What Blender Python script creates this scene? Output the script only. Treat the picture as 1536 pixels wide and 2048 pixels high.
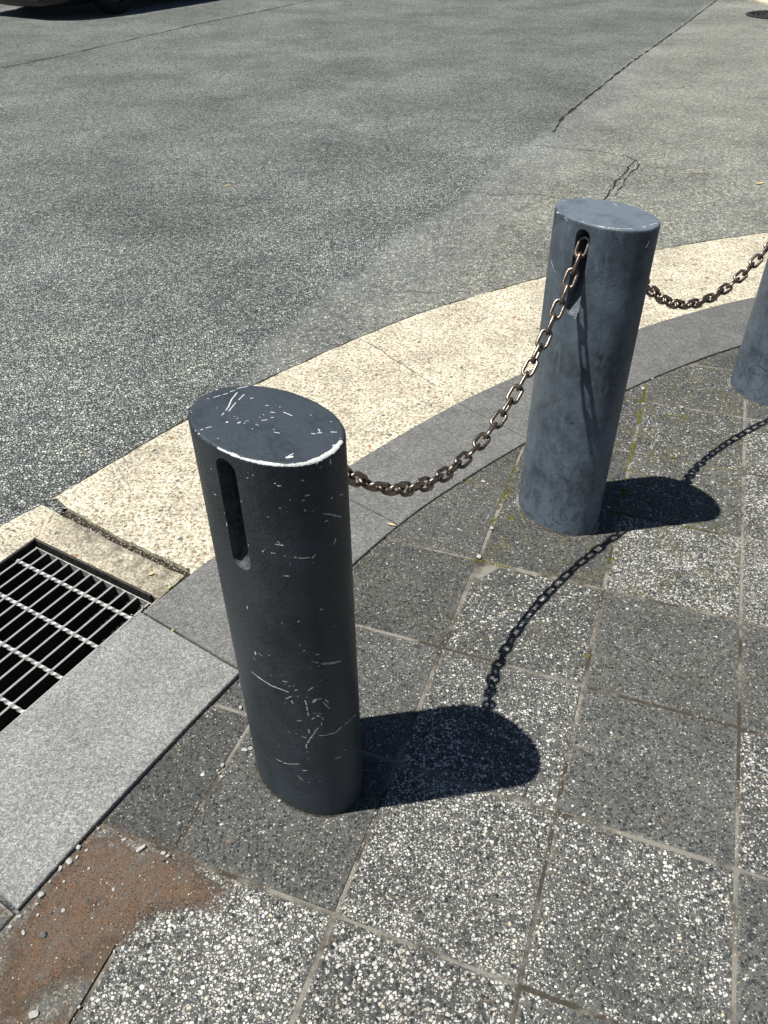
import bpy, bmesh, math, random
import numpy as np
from mathutils import Vector, Matrix, noise
from mathutils.geometry import tessellate_polygon

for o in list(bpy.data.objects): bpy.data.objects.remove(o)
scene = bpy.context.scene
# ------------------------------------------------------------------ camera
cam_data = bpy.data.cameras.new('camera'); cam = bpy.data.objects.new('camera', cam_data)
scene.collection.objects.link(cam); scene.camera = cam
cam_data.sensor_fit = 'VERTICAL'; cam_data.sensor_height = 36.0
cam_data.lens = 1559.31/2048*36.0
cam_data.clip_start = 0.05; cam_data.clip_end = 400
R_ = Vector((0.99990276, -0.00880927, -0.01081036)); U_ = Vector((0.01394515, 0.63164753, 0.77513027)); F_ = Vector((0, 0.77520565, -0.63170895))
M = Matrix((R_, U_, -F_)).transposed().to_4x4(); M.translation = (0, 0, 1.30496)
cam.matrix_world = M
scene.render.resolution_x = 768; scene.render.resolution_y = 1024
# ------------------------------------------------------------------ light
SUN = Vector((0.4385, 0.0671, -1.0)).normalized()
elev = math.asin(-SUN.z); az = math.atan2(-SUN.x, -SUN.y)
world = bpy.data.worlds.new('World'); scene.world = world; world.use_nodes = True
wt = world.node_tree; wt.nodes.clear()
sky = wt.nodes.new('ShaderNodeTexSky'); sky.sky_type = 'NISHITA'; sky.sun_disc = False
sky.air_density = 0.65; sky.dust_density = 0.4; sky.ozone_density = 0.5
sky.sun_elevation = elev; sky.sun_rotation = az
bg = wt.nodes.new('ShaderNodeBackground'); bg.inputs[1].default_value = 0.05
wo = wt.nodes.new('ShaderNodeOutputWorld')
wt.links.new(sky.outputs[0], bg.inputs[0]); wt.links.new(bg.outputs[0], wo.inputs[0])
sl = bpy.data.lights.new('sun', 'SUN'); sl.energy = 5.0; sl.angle = math.radians(0.53); sl.color = (1.0, 0.965, 0.90)
so = bpy.data.objects.new('sun', sl); scene.collection.objects.link(so)
so.rotation_euler = SUN.to_track_quat('-Z', 'Y').to_euler(); so.location = (-3, 0, 6)
vs = scene.view_settings
vs.view_transform = 'Standard'; vs.look = 'None'; vs.gamma = 1; vs.exposure = 0.4

# ------------------------------------------------------------------ measured marks and small finds
B1=[[2.2,[[-80,29,775],[-73,12,775],[-63,-3,775]]],[1.3,[[-63,-3,775],[-59,-12,775]]],[0.8,[[-81,49,775],[-88,37,775]]],[0.9,[[-87,31,775],[-89,25,775]]],[0.9,[[-93,11,775],[-96,2,775]]],[0.6,[[-89,20,775],[-91,14,775]]],[0.6,[[-69,31,775],[-65,17,775]]],[0.5,[[-63,10,775],[-55,-10,775]]],[0.5,[[-57,-17,775],[-55,-22,775]]],[1.5,[[-55,29,775],[-53,32,775]]],[1.4,[[-26,28,775],[-24,30,775]]],[1.3,[[-9,36,775]]],[1.2,[[-10,20,775],[-5,22,775]]],[1.6,[[4,30,775],[11,30,775],[18,30,775]]],[1.4,[[-5,-1,775],[-1,4,775]]],[0.9,[[0,11,775],[2,13,775]]],[1.2,[[-13,3,775]]],[1.1,[[-13,10,775]]],[1.2,[[-40,-15,775]]],[1.6,[[-34,-16,775]]],[3.5,[[-38,-30,775]]],[2.8,[[-25,-23,775],[-24,-20,775]]],[1.8,[[-18,-19,775]]],[1.2,[[-20,-15,775]]],[1.1,[[-19,-12,775]]],[1.4,[[-4,-12,775]]],[1.6,[[-1,-12,775]]],[2.2,[[-100,-5,775]]],[0.7,[[-51,-62,775],[-50,-59,775]]],[0.7,[[-49,-55,775],[-46,-49,775]]],[1.5,[[21,-7,775]]],[0.9,[[26,-11,775],[33,-9,775]]],[1.4,[[65,14,775],[69,16,775]]],[1.2,[[70,19,775],[74,23,775]]],[1.4,[[65,27,775],[70,24,775]]],[1.4,[[82,31,775],[88,35,775]]],[1.1,[[36,45,775]]],[1.1,[[-111,-15,775]]],[1.0,[[67,49,775]]],[0.9,[[-1,-22,775]]],[0.9,[[-20,-62,775]]],[1.1,[[-96,-38,775]]],[1.1,[[-92,-41,775]]],[1.2,[[100,27,775]]],[1.0,[[76,-31,775],[75,-37,775]]],[2.6,[[103,10,775],[105,13,775]]],[0.9,[[-73,-14,775]]],[3.7,[[-19,-76,775],[-6,-76,775]]],[4.95,[[-6,-76,775],[7,-76,775],[17,-75,775]]],[6.325,[[17,-75,775],[29,-75,775],[42,-72,775],[54,-68,775]]],[7.075,[[54,-68,775],[71,-61,775],[83,-55,775],[89,-50,775]]],[7.45,[[89,-50,775],[96,-43,775],[102,-36,775]]],[7.95,[[102,-36,775],[105,-27,775],[108,-18,775],[109,-8,775]]],[7.95,[[109,-7,775],[110,2,775],[108,11,775]]],[6.325,[[108,11,775],[105,23,775]]],[4.2,[[-57,-67,775]]],[4.2,[[-35,-73,775]]],[3.7,[[-48,-69,775]]],[5.075,[[76,-41,775],[79,-37,775]]],[2.2,[[46,-71,754]]],[1.3,[[37,-73,747]]],[2.6,[[71,-61,747]]],[1.2,[[74,-60,744],[77,-58,744]]],[1.0,[[39,-73,756]]],[1.1,[[97,-42,751],[99,-40,751]]],[1.0,[[108,-26,770],[109,-23,773]]],[2.0,[[110,-21,763]]],[0.8,[[113,-7,769],[113,-7,762]]],[1.0,[[113,2,751],[113,3,752]]],[1.3,[[99,-40,728],[103,-35,728]]],[1.3,[[96,-43,721],[98,-41,721]]],[1.0,[[114,1,715],[113,2,713]]],[1.2,[[113,7,706],[112,13,703]]],[1.0,[[113,-10,711],[113,-6,710]]],[1.2,[[63,-65,733]]],[1.2,[[85,-53,723]]],[1.9,[[73,-60,709]]],[1.3,[[97,-42,706],[98,-41,704]]],[2.0,[[103,-34,702]]],[0.9,[[109,-22,693],[113,-11,686]]],[1.4,[[113,-11,686],[113,6,671]]],[1.2,[[110,-21,680],[111,-17,679]]],[1.2,[[111,-16,672]]],[1.2,[[58,-67,693]]],[1.2,[[113,-7,643],[113,-8,639]]],[1.2,[[113,-10,637],[113,-11,636]]],[1.4,[[66,-64,654],[69,-63,651]]],[1.6,[[63,-65,648],[72,-61,649]]],[2.5,[[22,-76,633]]],[3.0,[[44,-72,631]]],[0.9,[[47,-71,636]]],[1.4,[[56,-68,632],[60,-66,632]]],[1.6,[[72,-61,631]]],[1.4,[[83,-54,629],[85,-53,628]]],[1.1,[[87,-51,628],[95,-44,627],[100,-38,626]]],[1.1,[[100,-38,626],[102,-35,630]]],[1.2,[[100,-38,617]]],[1.2,[[77,-58,618]]],[1.3,[[68,-63,595],[74,-60,595]]],[2.6,[[-13,-77,655],[-14,-76,648]]],[1.8,[[-14,-76,639]]],[2.2,[[-14,-76,630]]],[1.2,[[-12,-77,720]]],[1.0,[[-12,-77,744]]],[2.1,[[19,-76,713]]],[1.6,[[22,-76,706]]],[1.1,[[-3,-77,653]]],[1.3,[[-72,-61,722]]],[1.6,[[-27,-75,734]]],[1.3,[[-33,-74,693]]],[1.4,[[-31,-75,691],[-27,-75,693]]],[0.8,[[71,-61,738]]],[0.8,[[80,-56,705]]],[0.9,[[113,3,675]]],[2.5,[[-1,-77,506],[-1,-77,501]]],[1.3,[[57,-68,500]]],[1.3,[[79,-57,509]]],[1.1,[[102,-35,529],[104,-33,529]]],[1.1,[[110,-20,487]]],[1.2,[[-13,-76,461]]],[1.2,[[-13,-77,449]]],[1.3,[[77,-58,460]]],[1.0,[[80,-57,445]]],[1.0,[[82,-55,448]]],[1.3,[[94,-45,439],[98,-41,438]]],[4.0,[[0,-77,408],[-1,-77,403]]],[1.8,[[8,-77,410],[13,-77,409]]],[1.8,[[-7,-77,391],[-4,-77,388]]],[1.2,[[28,-75,419]]],[1.0,[[90,-48,424],[96,-43,420]]],[1.4,[[97,-41,418],[101,-37,415],[108,-25,410],[112,-12,406]]],[0.8,[[101,-37,418],[108,-25,413],[112,-13,407]]],[1.8,[[87,-51,411]]],[1.6,[[96,-43,412]]],[1.5,[[-18,-76,348],[-9,-77,348]]],[3.1,[[-9,-77,348],[3,-77,347],[16,-76,346],[26,-75,345]]],[3.5,[[26,-75,345],[30,-75,347]]],[2.7,[[29,-75,346],[40,-73,347],[52,-69,346]]],[1.6,[[46,-71,370],[52,-69,369]]],[1.2,[[10,-77,362]]],[1.2,[[25,-75,371]]],[1.2,[[47,-71,362]]],[1.4,[[55,-68,361]]],[1.6,[[62,-66,364]]],[1.6,[[63,-65,355],[67,-63,356]]],[1.3,[[15,-76,334]]],[1.5,[[19,-76,331]]],[1.0,[[82,-55,358],[87,-51,365]]],[2.1,[[46,-71,327],[50,-70,330]]],[1.8,[[51,-70,332],[56,-68,337]]],[1.7,[[44,-72,315]]],[1.0,[[56,-68,326],[57,-68,320]]],[2.9,[[76,-59,332],[77,-58,323]]],[1.0,[[77,-58,318],[77,-58,308]]],[1.1,[[78,-58,304],[78,-58,295]]],[4.9,[[86,-52,330],[89,-50,335]]],[1.8,[[91,-48,336],[95,-44,337]]],[1.5,[[97,-42,328],[103,-35,309]]],[1.0,[[99,-39,334],[102,-36,324]]],[1.3,[[85,-52,302],[94,-45,301]]],[1.5,[[87,-52,295],[93,-46,293]]],[1.5,[[90,-49,297],[90,-48,294]]],[1.5,[[82,-55,287],[85,-53,290]]],[1.7,[[94,-45,290],[95,-44,289],[95,-44,283]]],[1.5,[[93,-46,278],[93,-46,270]]],[2.2,[[89,-50,264],[85,-52,257],[81,-55,246]]],[2.2,[[81,-56,245],[76,-59,233],[72,-61,222]]],[1.5,[[89,-50,244],[96,-43,243],[101,-37,244]]],[2.6,[[101,-37,244],[106,-29,243],[109,-23,248]]],[2.0,[[109,-23,249],[113,-8,252],[113,6,250]]],[1.8,[[113,8,250],[112,15,246]]],[2.4,[[56,-68,242]]],[1.7,[[64,-65,236],[71,-62,236]]],[1.3,[[42,-72,240]]],[1.3,[[45,-71,238]]],[1.3,[[49,-70,239]]],[1.1,[[61,-66,278],[67,-63,280]]],[0.9,[[76,-59,260],[76,-59,249]]],[1.1,[[70,-62,218],[69,-63,206]]],[1.6,[[113,-6,180],[113,-2,179]]],[1.4,[[113,-11,177]]],[1.8,[[104,-33,172],[109,-24,173]]],[2.0,[[80,-56,178]]],[1.4,[[70,-62,177]]],[1.2,[[7,-77,136],[18,-76,138]]],[1.2,[[22,-76,138],[30,-75,141]]],[1.6,[[32,-74,142],[53,-69,155]]],[1.4,[[58,-67,138],[65,-64,141]]],[1.9,[[48,-71,117],[56,-68,107]]],[1.7,[[66,-64,107]]],[1.4,[[83,-54,112]]],[2.4,[[58,-67,58]]],[1.6,[[113,6,158]]],[1.4,[[79,-57,341]]],[1.6,[[97,-42,354]]],[1.2,[[97,-42,380]]],[1.1,[[18,-76,184]]],[1.3,[[70,-62,197]]],[1.5,[[55,-68,265]]],[1.1,[[111,-17,185],[112,-15,184]]],[1.3,[[84,-54,259]]],[1.2,[[8,-77,121]]]]
B2=[[3.7,[[-11,-77,360],[10,-77,381]]],[6.6,[[-21,-76,319],[11,-77,318],[49,-70,330]]],[3.7,[[10,-77,320],[15,-76,350],[24,-75,366]]],[3.5,[[-19,-76,182],[-7,-77,160],[6,-77,119]]],[3.1,[[-52,-69,84],[-16,-76,89],[15,-76,85]]],[6.6,[[20,-76,87],[33,-74,105],[47,-71,132]]],[5.6,[[37,-73,208],[58,-67,206]]],[6.5,[[-32,-74,244],[-19,-76,237],[-11,-77,228]]],[2.6,[[-37,-73,311],[-29,-75,281]]],[2.5,[[35,-74,311],[52,-69,308],[67,-64,299]]],[2.5,[[14,-76,345],[-12,-77,331]]],[4.0,[[-28,-75,109],[-18,-76,103]]],[3.8,[[31,-74,305],[28,-75,269]]],[2.9,[[35,-74,408],[44,-72,377]]],[9.5,[[31,-74,179],[57,-68,169]]],[4.4,[[81,-56,171],[80,-56,133]]],[3.4,[[-12,-77,362],[-36,-74,336]]],[2.5,[[2,-77,311],[18,-76,299],[28,-75,294]]],[3.1,[[-83,-54,297],[-66,-64,253]]],[5.5,[[-45,-72,41],[-17,-76,37]]],[4.0,[[78,-58,111],[88,-50,80]]],[9.0,[[37,-73,39],[58,-67,32]]],[2.5,[[50,-70,263],[67,-64,283]]],[2.2,[[-11,-77,225],[14,-76,202]]],[3.9,[[76,-58,236],[84,-54,202]]],[3.2,[[-40,-73,523],[-22,-76,514],[-9,-77,501]]],[4.8,[[-37,-73,474],[-14,-76,499]]],[3.5,[[44,-72,565],[63,-65,550]]],[3.2,[[-26,-75,594],[-33,-74,575]]],[5.5,[[-42,-72,623],[-33,-74,615]]],[3.7,[[-16,-76,358],[3,-77,369],[23,-76,400]]],[5.7,[[10,-77,411],[23,-76,400],[46,-71,401]]],[4.1,[[-12,-77,455],[-24,-75,436]]],[2.7,[[67,-64,559],[46,-71,556]]],[5.8,[[-67,-63,423],[-50,-70,414]]],[5.3,[[36,-73,663],[53,-69,688]]],[2.5,[[-20,-76,411],[-18,-76,371]]],[4.9,[[27,-75,448],[3,-77,426]]],[2.5,[[23,-76,400],[35,-74,370]]]]
B2W=[[3.5,[[-82,-55,771],[-74,-60,772]]],[2.3,[[-70,-62,773],[-58,-67,775]]],[2.3,[[-49,-70,775],[-35,-74,774]]],[1.9,[[-18,-75,775],[-4,-76,775]]],[2.2,[[-6,-74,775],[17,-76,775],[44,-68,775]]],[2.2,[[50,-66,775],[70,-54,775]]],[1.9,[[73,-52,775],[86,-38,775]]],[3.4,[[95,-15,775],[97,-10,775]]],[1.9,[[97,4,775],[101,23,775]]],[3.0,[[111,-18,740],[112,-15,745],[112,-13,751]]],[1.6,[[-83,-55,671],[-67,-63,663]]],[1.6,[[-62,-66,657],[-57,-68,656]]],[1.6,[[-28,62,775],[-13,54,775]]],[1.9,[[17,-76,589],[14,-76,578]]],[1.5,[[-51,-70,773],[-42,-72,767]]],[1.9,[[18,-76,747],[17,-76,730]]],[1.6,[[-72,-61,665],[-58,-67,655]]]]
B3=[[7.2,[[-56,-68,212],[-27,-75,206]]],[8.5,[[-58,-67,109],[-18,-76,107],[-8,-77,125]]],[12.1,[[-5,-77,118],[31,-74,112]]],[8.5,[[-25,-75,89],[8,-77,90],[34,-74,98]]],[5.6,[[-72,-61,98],[-52,-69,78]]],[6.2,[[-37,-73,43],[-39,-73,16]]],[7.4,[[16,-76,44],[38,-73,29]]],[5.5,[[-48,-70,166],[-28,-75,152]]],[8.6,[[-43,-72,77],[-21,-76,58]]],[4.8,[[-12,-77,218],[6,-77,185]]],[12.1,[[23,-76,78],[34,-74,101]]],[6.0,[[-55,-68,272],[-36,-73,247]]],[6.2,[[-8,-77,20],[7,-77,34]]],[4.9,[[-25,-75,135],[-46,-71,161]]],[6.1,[[53,-69,34],[46,-71,19]]]]
PEB={"dirt":[[-0.547,0.661,14.8],[-0.538,0.686,12.0],[-0.523,0.681,7.2],[-0.536,0.669,6.7],[-0.558,0.648,10.0],[-0.559,0.652,6.2],[-0.569,0.627,6.7],[-0.545,0.627,8.0],[-0.576,0.605,13.0],[-0.579,0.591,6.6],[-0.463,0.699,8.5],[-0.429,0.682,17.6],[-0.389,0.674,8.8],[-0.38,0.669,7.4],[-0.387,0.661,7.9],[-0.378,0.658,6.0],[-0.51,0.649,5.7],[-0.459,0.613,6.9],[-0.446,0.622,4.2],[-0.473,0.624,4.7],[-0.532,0.58,7.5],[-0.551,0.577,7.0],[-0.552,0.542,14.4],[-0.601,0.571,9.4],[-0.529,0.429,13.5],[-0.513,0.721,7.2],[-0.506,0.756,7.8],[-0.512,0.749,7.3],[-0.514,0.741,7.3],[-0.424,0.544,5.4],[-0.432,0.516,6.7],[-0.465,0.439,6.7],[-0.571,0.573,7.0],[-0.61,0.555,8.0],[-0.585,0.546,9.4]],"post":[[-0.275,0.878,13.9],[-0.264,0.881,9.1],[-0.261,0.867,7.4],[-0.313,0.845,10.6],[-0.317,0.829,5.8],[-0.321,0.835,5.3],[-0.311,0.821,8.4],[-0.296,0.977,10.0],[-0.327,1.042,6.8],[-0.281,0.807,5.7],[-0.198,0.77,7.7],[-0.023,0.743,6.5],[-0.083,0.732,6.5]],"far":[[0.276,1.725,13.6],[0.217,1.724,13.6],[0.192,1.523,10.4],[0.438,2.069,12.8],[0.276,1.526,11.2],[0.287,1.715,8.0],[0.091,1.526,8.1],[0.184,1.488,8.0],[0.403,1.454,8.1],[0.233,1.418,14.3],[0.335,1.469,6.6],[1.077,2.335,14.6],[0.991,2.19,11.4],[0.939,2.096,14.2],[0.917,2.094,8.6],[0.824,2.121,10.9],[0.848,2.213,16.1],[0.898,2.279,11.6],[0.916,1.962,12.0],[0.596,1.605,9.6],[1.068,2.141,8.1],[0.913,2.143,8.7],[1.009,2.355,11.1],[0.937,2.311,11.7],[1.073,2.4,8.7]]}
MISC={"moss":[[0.249,1.749],[0.257,1.737],[0.238,1.742],[0.337,1.678],[0.329,1.663],[0.347,1.7],[0.334,1.571],[0.037,1.537],[0.044,1.547],[0.064,1.565],[0.732,1.89],[0.742,1.91],[0.755,1.95],[0.693,1.774],[0.677,1.727],[0.792,2.061],[0.82,2.15],[0.834,2.18],[-0.245,0.823],[0.636,1.617],[0.656,1.671],[0.555,1.403],[0.814,1.53],[0.429,1.104],[0.837,1.824],[0.894,2.064],[0.936,2.051],[0.096,1.618]],"mossline":[[0.041,1.547],[0.152,1.665],[0.242,1.756],[0.421,1.918],[0.823,2.245],[1.061,2.402],[1.277,2.521]],"leaves":[[0.018,1.538],[-0.511,1.325],[-0.565,1.372],[-0.475,1.182],[-0.833,4.448],[-0.887,1.893],[-0.234,2.454],[1.789,4.547],[2.049,4.352],[-0.595,1.188],[-0.656,1.701]],"slotpts":[[-0.466,1.87],[-0.339,1.394]]}
# ------------------------------------------------------------------ helpers
rnd = random.Random(7)
def tag(o, label=None, cat=None, group=None, kind=None):
    if label: o['label'] = label
    if cat: o['category'] = cat
    if group: o['group'] = group
    if kind: o['kind'] = kind
    return o
def link(name, me, mat=None, parent=None):
    o = bpy.data.objects.new(name, me); scene.collection.objects.link(o)
    if mat is not None and not me.materials: me.materials.append(mat)
    if parent is not None: o.parent = parent
    return o
def mesh(name, V, F, mat=None, parent=None, smooth=False):
    me = bpy.data.meshes.new(name); me.from_pydata([tuple(v) for v in V], [], F); me.update()
    if smooth: me.polygons.foreach_set('use_smooth', [True]*len(me.polygons))
    return link(name, me, mat, parent)
def empty(name, loc=(0, 0, 0), rz=0):
    o = bpy.data.objects.new(name, None); scene.collection.objects.link(o)
    o.location = loc; o.rotation_euler = (0, 0, rz); o.empty_display_size = 0.05
    return o
def fattr(me, name, vals, domain='POINT'):
    a = me.attributes.new(name, 'FLOAT', domain); a.data.foreach_set('value', np.asarray(vals, dtype=np.float32)); return a

def box(V, Fs, o, ax, ay, az, lx, ly, lz):
    """box with corner o and edges along ax, ay, az"""
    k = len(V)
    for c in ((0, 0, 0), (1, 0, 0), (1, 1, 0), (0, 1, 0), (0, 0, 1), (1, 0, 1), (1, 1, 1), (0, 1, 1)):
        V.append(o+ax*lx*c[0]+ay*ly*c[1]+az*lz*c[2])
    q = [(0, 3, 2, 1), (4, 5, 6, 7), (0, 1, 5, 4), (1, 2, 6, 5), (2, 3, 7, 6), (3, 0, 4, 7)]
    if ax.cross(ay).dot(az)*lx*ly*lz < 0: q = [t[::-1] for t in q]
    Fs += [tuple(i+k for i in t) for t in q]
class G:
    """small node graph builder"""
    def __init__(s, name):
        s.m = bpy.data.materials.new(name); s.m.use_nodes = True; s.t = s.m.node_tree; s.t.nodes.clear()
        s.out = s.t.nodes.new('ShaderNodeOutputMaterial')
        s.tc = s.t.nodes.new('ShaderNodeTexCoord').outputs['Object']
    def n(s, ty, ins={}, **kw):
        d = s.t.nodes.new(ty)
        for k, v in kw.items(): setattr(d, k, v)
        for k, v in ins.items():
            if v is None: continue
            if isinstance(v, bpy.types.NodeSocket): s.t.links.new(v, d.inputs[k])
            else: d.inputs[k].default_value = v
        return d
    def math(s, op, a, b=None, c=None, clamp=False):
        d = s.n('ShaderNodeMath', {0: a, 1: b, 2: c}, operation=op); d.use_clamp = clamp; return d.outputs[0]
    def add(s, a, b): return s.math('ADD', a, b)
    def mul(s, a, b): return s.math('MULTIPLY', a, b)
    def noise(s, scale, detail=3, rough=.55, vec=None, col=False, dist=0):
        d = s.n('ShaderNodeTexNoise', {'Vector': vec or s.tc, 'Scale': scale, 'Detail': detail, 'Roughness': rough, 'Distortion': dist})
        return d.outputs['Color' if col else 'Fac']
    def vor(s, scale, feature='F1', vec=None, rand=1.0):
        d = s.n('ShaderNodeTexVoronoi', {'Vector': vec or s.tc, 'Scale': scale, 'Randomness': rand}, feature=feature); return d
    def rng(s, v, a, b, lo=0.0, hi=1.0, smooth=False):
        d = s.n('ShaderNodeMapRange', {'Value': v, 'From Min': a, 'From Max': b, 'To Min': lo, 'To Max': hi})
        d.clamp = True
        if smooth: d.interpolation_type = 'SMOOTHSTEP'
        return d.outputs[0]
    def mix(s, f, a, b, mode='MIX'):
        d = s.t.nodes.new('ShaderNodeMix'); d.data_type = 'RGBA'; d.blend_type = mode
        for i, v in ((0, f), (6, a), (7, b)):
            if isinstance(v, bpy.types.NodeSocket): s.t.links.new(v, d.inputs[i])
            else: d.inputs[i].default_value = (v if i == 0 else (*v, 1) if len(v) == 3 else v)
        return d.outputs[2]
    def ramp(s, f, stops, const=False):
        d = s.n('ShaderNodeValToRGB', {0: f}); cr = d.color_ramp
        if const: cr.interpolation = 'CONSTANT'
        cr.elements[0].position = stops[0][0]; cr.elements[0].color = (*stops[0][1], 1)
        cr.elements[1].position = stops[1][0]; cr.elements[1].color = (*stops[1][1], 1)
        for p, c in stops[2:]:
            e = cr.elements.new(p); e.color = (*c, 1)
        return d.outputs[0]
    def attr(s, name): return s.n('ShaderNodeAttribute', attribute_name=name).outputs['Fac']
    def rgb(s, c): 
        d = s.n('ShaderNodeRGB'); d.outputs[0].default_value = (*c, 1); return d.outputs[0]
    def chan(s, col, i=0): return s.n('ShaderNodeSeparateColor', {0: col}).outputs[i]
    def warp(s, amt, scale, detail=2):
        nz = s.noise(scale, detail, col=True)
        v = s.n('ShaderNodeVectorMath', {0: nz, 1: (.5, .5, .5)}, operation='SUBTRACT').outputs[0]
        v = s.n('ShaderNodeVectorMath', {0: v, 'Scale': amt}, operation='SCALE').outputs[0]
        return s.n('ShaderNodeVectorMath', {0: s.tc, 1: v}, operation='ADD').outputs[0]
    def bump(s, h, dist, strength=1.0, normal=None):
        return s.n('ShaderNodeBump', {'Height': h, 'Distance': dist, 'Strength': strength, 'Normal': normal}).outputs[0]
    def done(s, col, rough=.8, normal=None, metal=0.0, spec=.5, **kw):
        ins = {'Base Color': col if isinstance(col, bpy.types.NodeSocket) else (*col, 1), 'Roughness': rough, 'Metallic': metal, 'Specular IOR Level': spec, 'Normal': normal}
        ins.update(kw)
        b = s.n('ShaderNodeBsdfPrincipled', ins); s.t.links.new(b.outputs[0], s.out.inputs[0]); return s.m

# ------------------------------------------------------------------ materials
def m_asphalt():
    g = G('asphalt')
    sf = g.attr('sd_fine'); sr = g.attr('sd_right'); st = g.attr('stain')
    wob = g.noise(6, 4, .65)
    big = g.noise(1.1, 4, .6); mid = g.noise(5.5, 3, .6)
    fine = g.rng(g.add(sf, g.mul(g.add(wob, -.5), .16)), -.06, .06)
    right = g.rng(g.add(sr, g.mul(g.add(wob, -.5), .30)), -.12, .12)
    v = g.warp(.007, 70)
    c1 = g.vor(116, 'F1', v); e1 = g.vor(116, 'DISTANCE_TO_EDGE', v)
    c2 = g.vor(210, 'F1', v); e2 = g.vor(210, 'DISTANCE_TO_EDGE', v)
    r1 = g.chan(c1.outputs['Color'], 0); r2 = g.chan(c2.outputs['Color'], 1)
    r1b = g.chan(c1.outputs['Color'], 2)
    # coarse, dark, worn stones
    colA = g.ramp(r1, [(0, (.06, .063, .063)), (.35, (.108, .111, .108)), (.72, (.155, .158, .151)), (.93, (.185, .185, .172)), (.985, (.25, .245, .225))])
    gapA = g.rng(g.add(e1.outputs['Distance'], g.mul(g.add(g.noise(260, 2), -.5), .12)), .02, .20)
    colA = g.mix(gapA, (.014, .015, .016), colA)
    # smooth fine strip
    colB = g.ramp(r2, [(0, (.075, .078, .078)), (.5, (.12, .122, .12)), (.87, (.17, .17, .163)), (.95, (.42, .41, .37))])
    gapB = g.rng(e2.outputs['Distance'], .0, .10, .35, 1)
    colB = g.mix(gapB, (.05, .05, .05), colB)
    # right, paler and browner
    colC = g.ramp(g.add(g.mul(r1, .6), g.mul(r2, .4)), [(.05, (.08, .080, .076)), (.4, (.15, .148, .139)), (.75, (.23, .222, .20)), (.9, (.44, .41, .34))])
    gapC = g.rng(e1.outputs['Distance'], .0, .11, .2, 1)
    colC = g.mix(gapC, (.035, .034, .032), colC)
    col = g.mix(fine, colA, colB); col = g.mix(right, col, colC)
    tone = g.add(g.rng(big, .3, .7, .70, 1.28), g.rng(mid, .3, .7, -.12, .12))
    tone = g.mul(tone, g.rng(st, 0, 1, 1, .55))
    cl = g.add(g.rng(g.noise(30, 4, .8), .34, .66, -.34, .34), g.rng(g.noise(95, 3, .75), .34, .66, -.3, .3)); tone = g.mul(g.add(tone, cl), g.add(g.rng(fine, 0, 1, 2.8, 1.58), g.mul(right, .02)))
    tc = g.n('ShaderNodeCombineColor', {0: g.mul(tone, .975), 1: g.mul(tone, 1.02), 2: g.mul(tone, g.rng(mid, .3, .7, 1.02, .94))}).outputs[0]
    col = g.mix(1.0, col, tc, 'MULTIPLY')
    hA = g.mul(g.math('POWER', gapA, .6), g.rng(r1b, 0, 1, .45, 1.15))
    hC = g.mul(gapC, g.rng(r1b, 0, 1, .75, 1.0))
    h = g.n('ShaderNodeMix', {0: fine, 2: hA, 3: g.mul(gapB, .25)}).outputs[0]
    h = g.n('ShaderNodeMix', {0: right, 2: h, 3: g.mul(hC, .5)}).outputs[0]
    h = g.add(h, g.mul(g.noise(420, 3, .6), .5))
    h = g.add(h, g.mul(g.noise(48, 3, .65), 1.1)); nrm = g.bump(h, .0056, 1.0)
    return g.done(col, .82, nrm, spec=.35)
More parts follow.
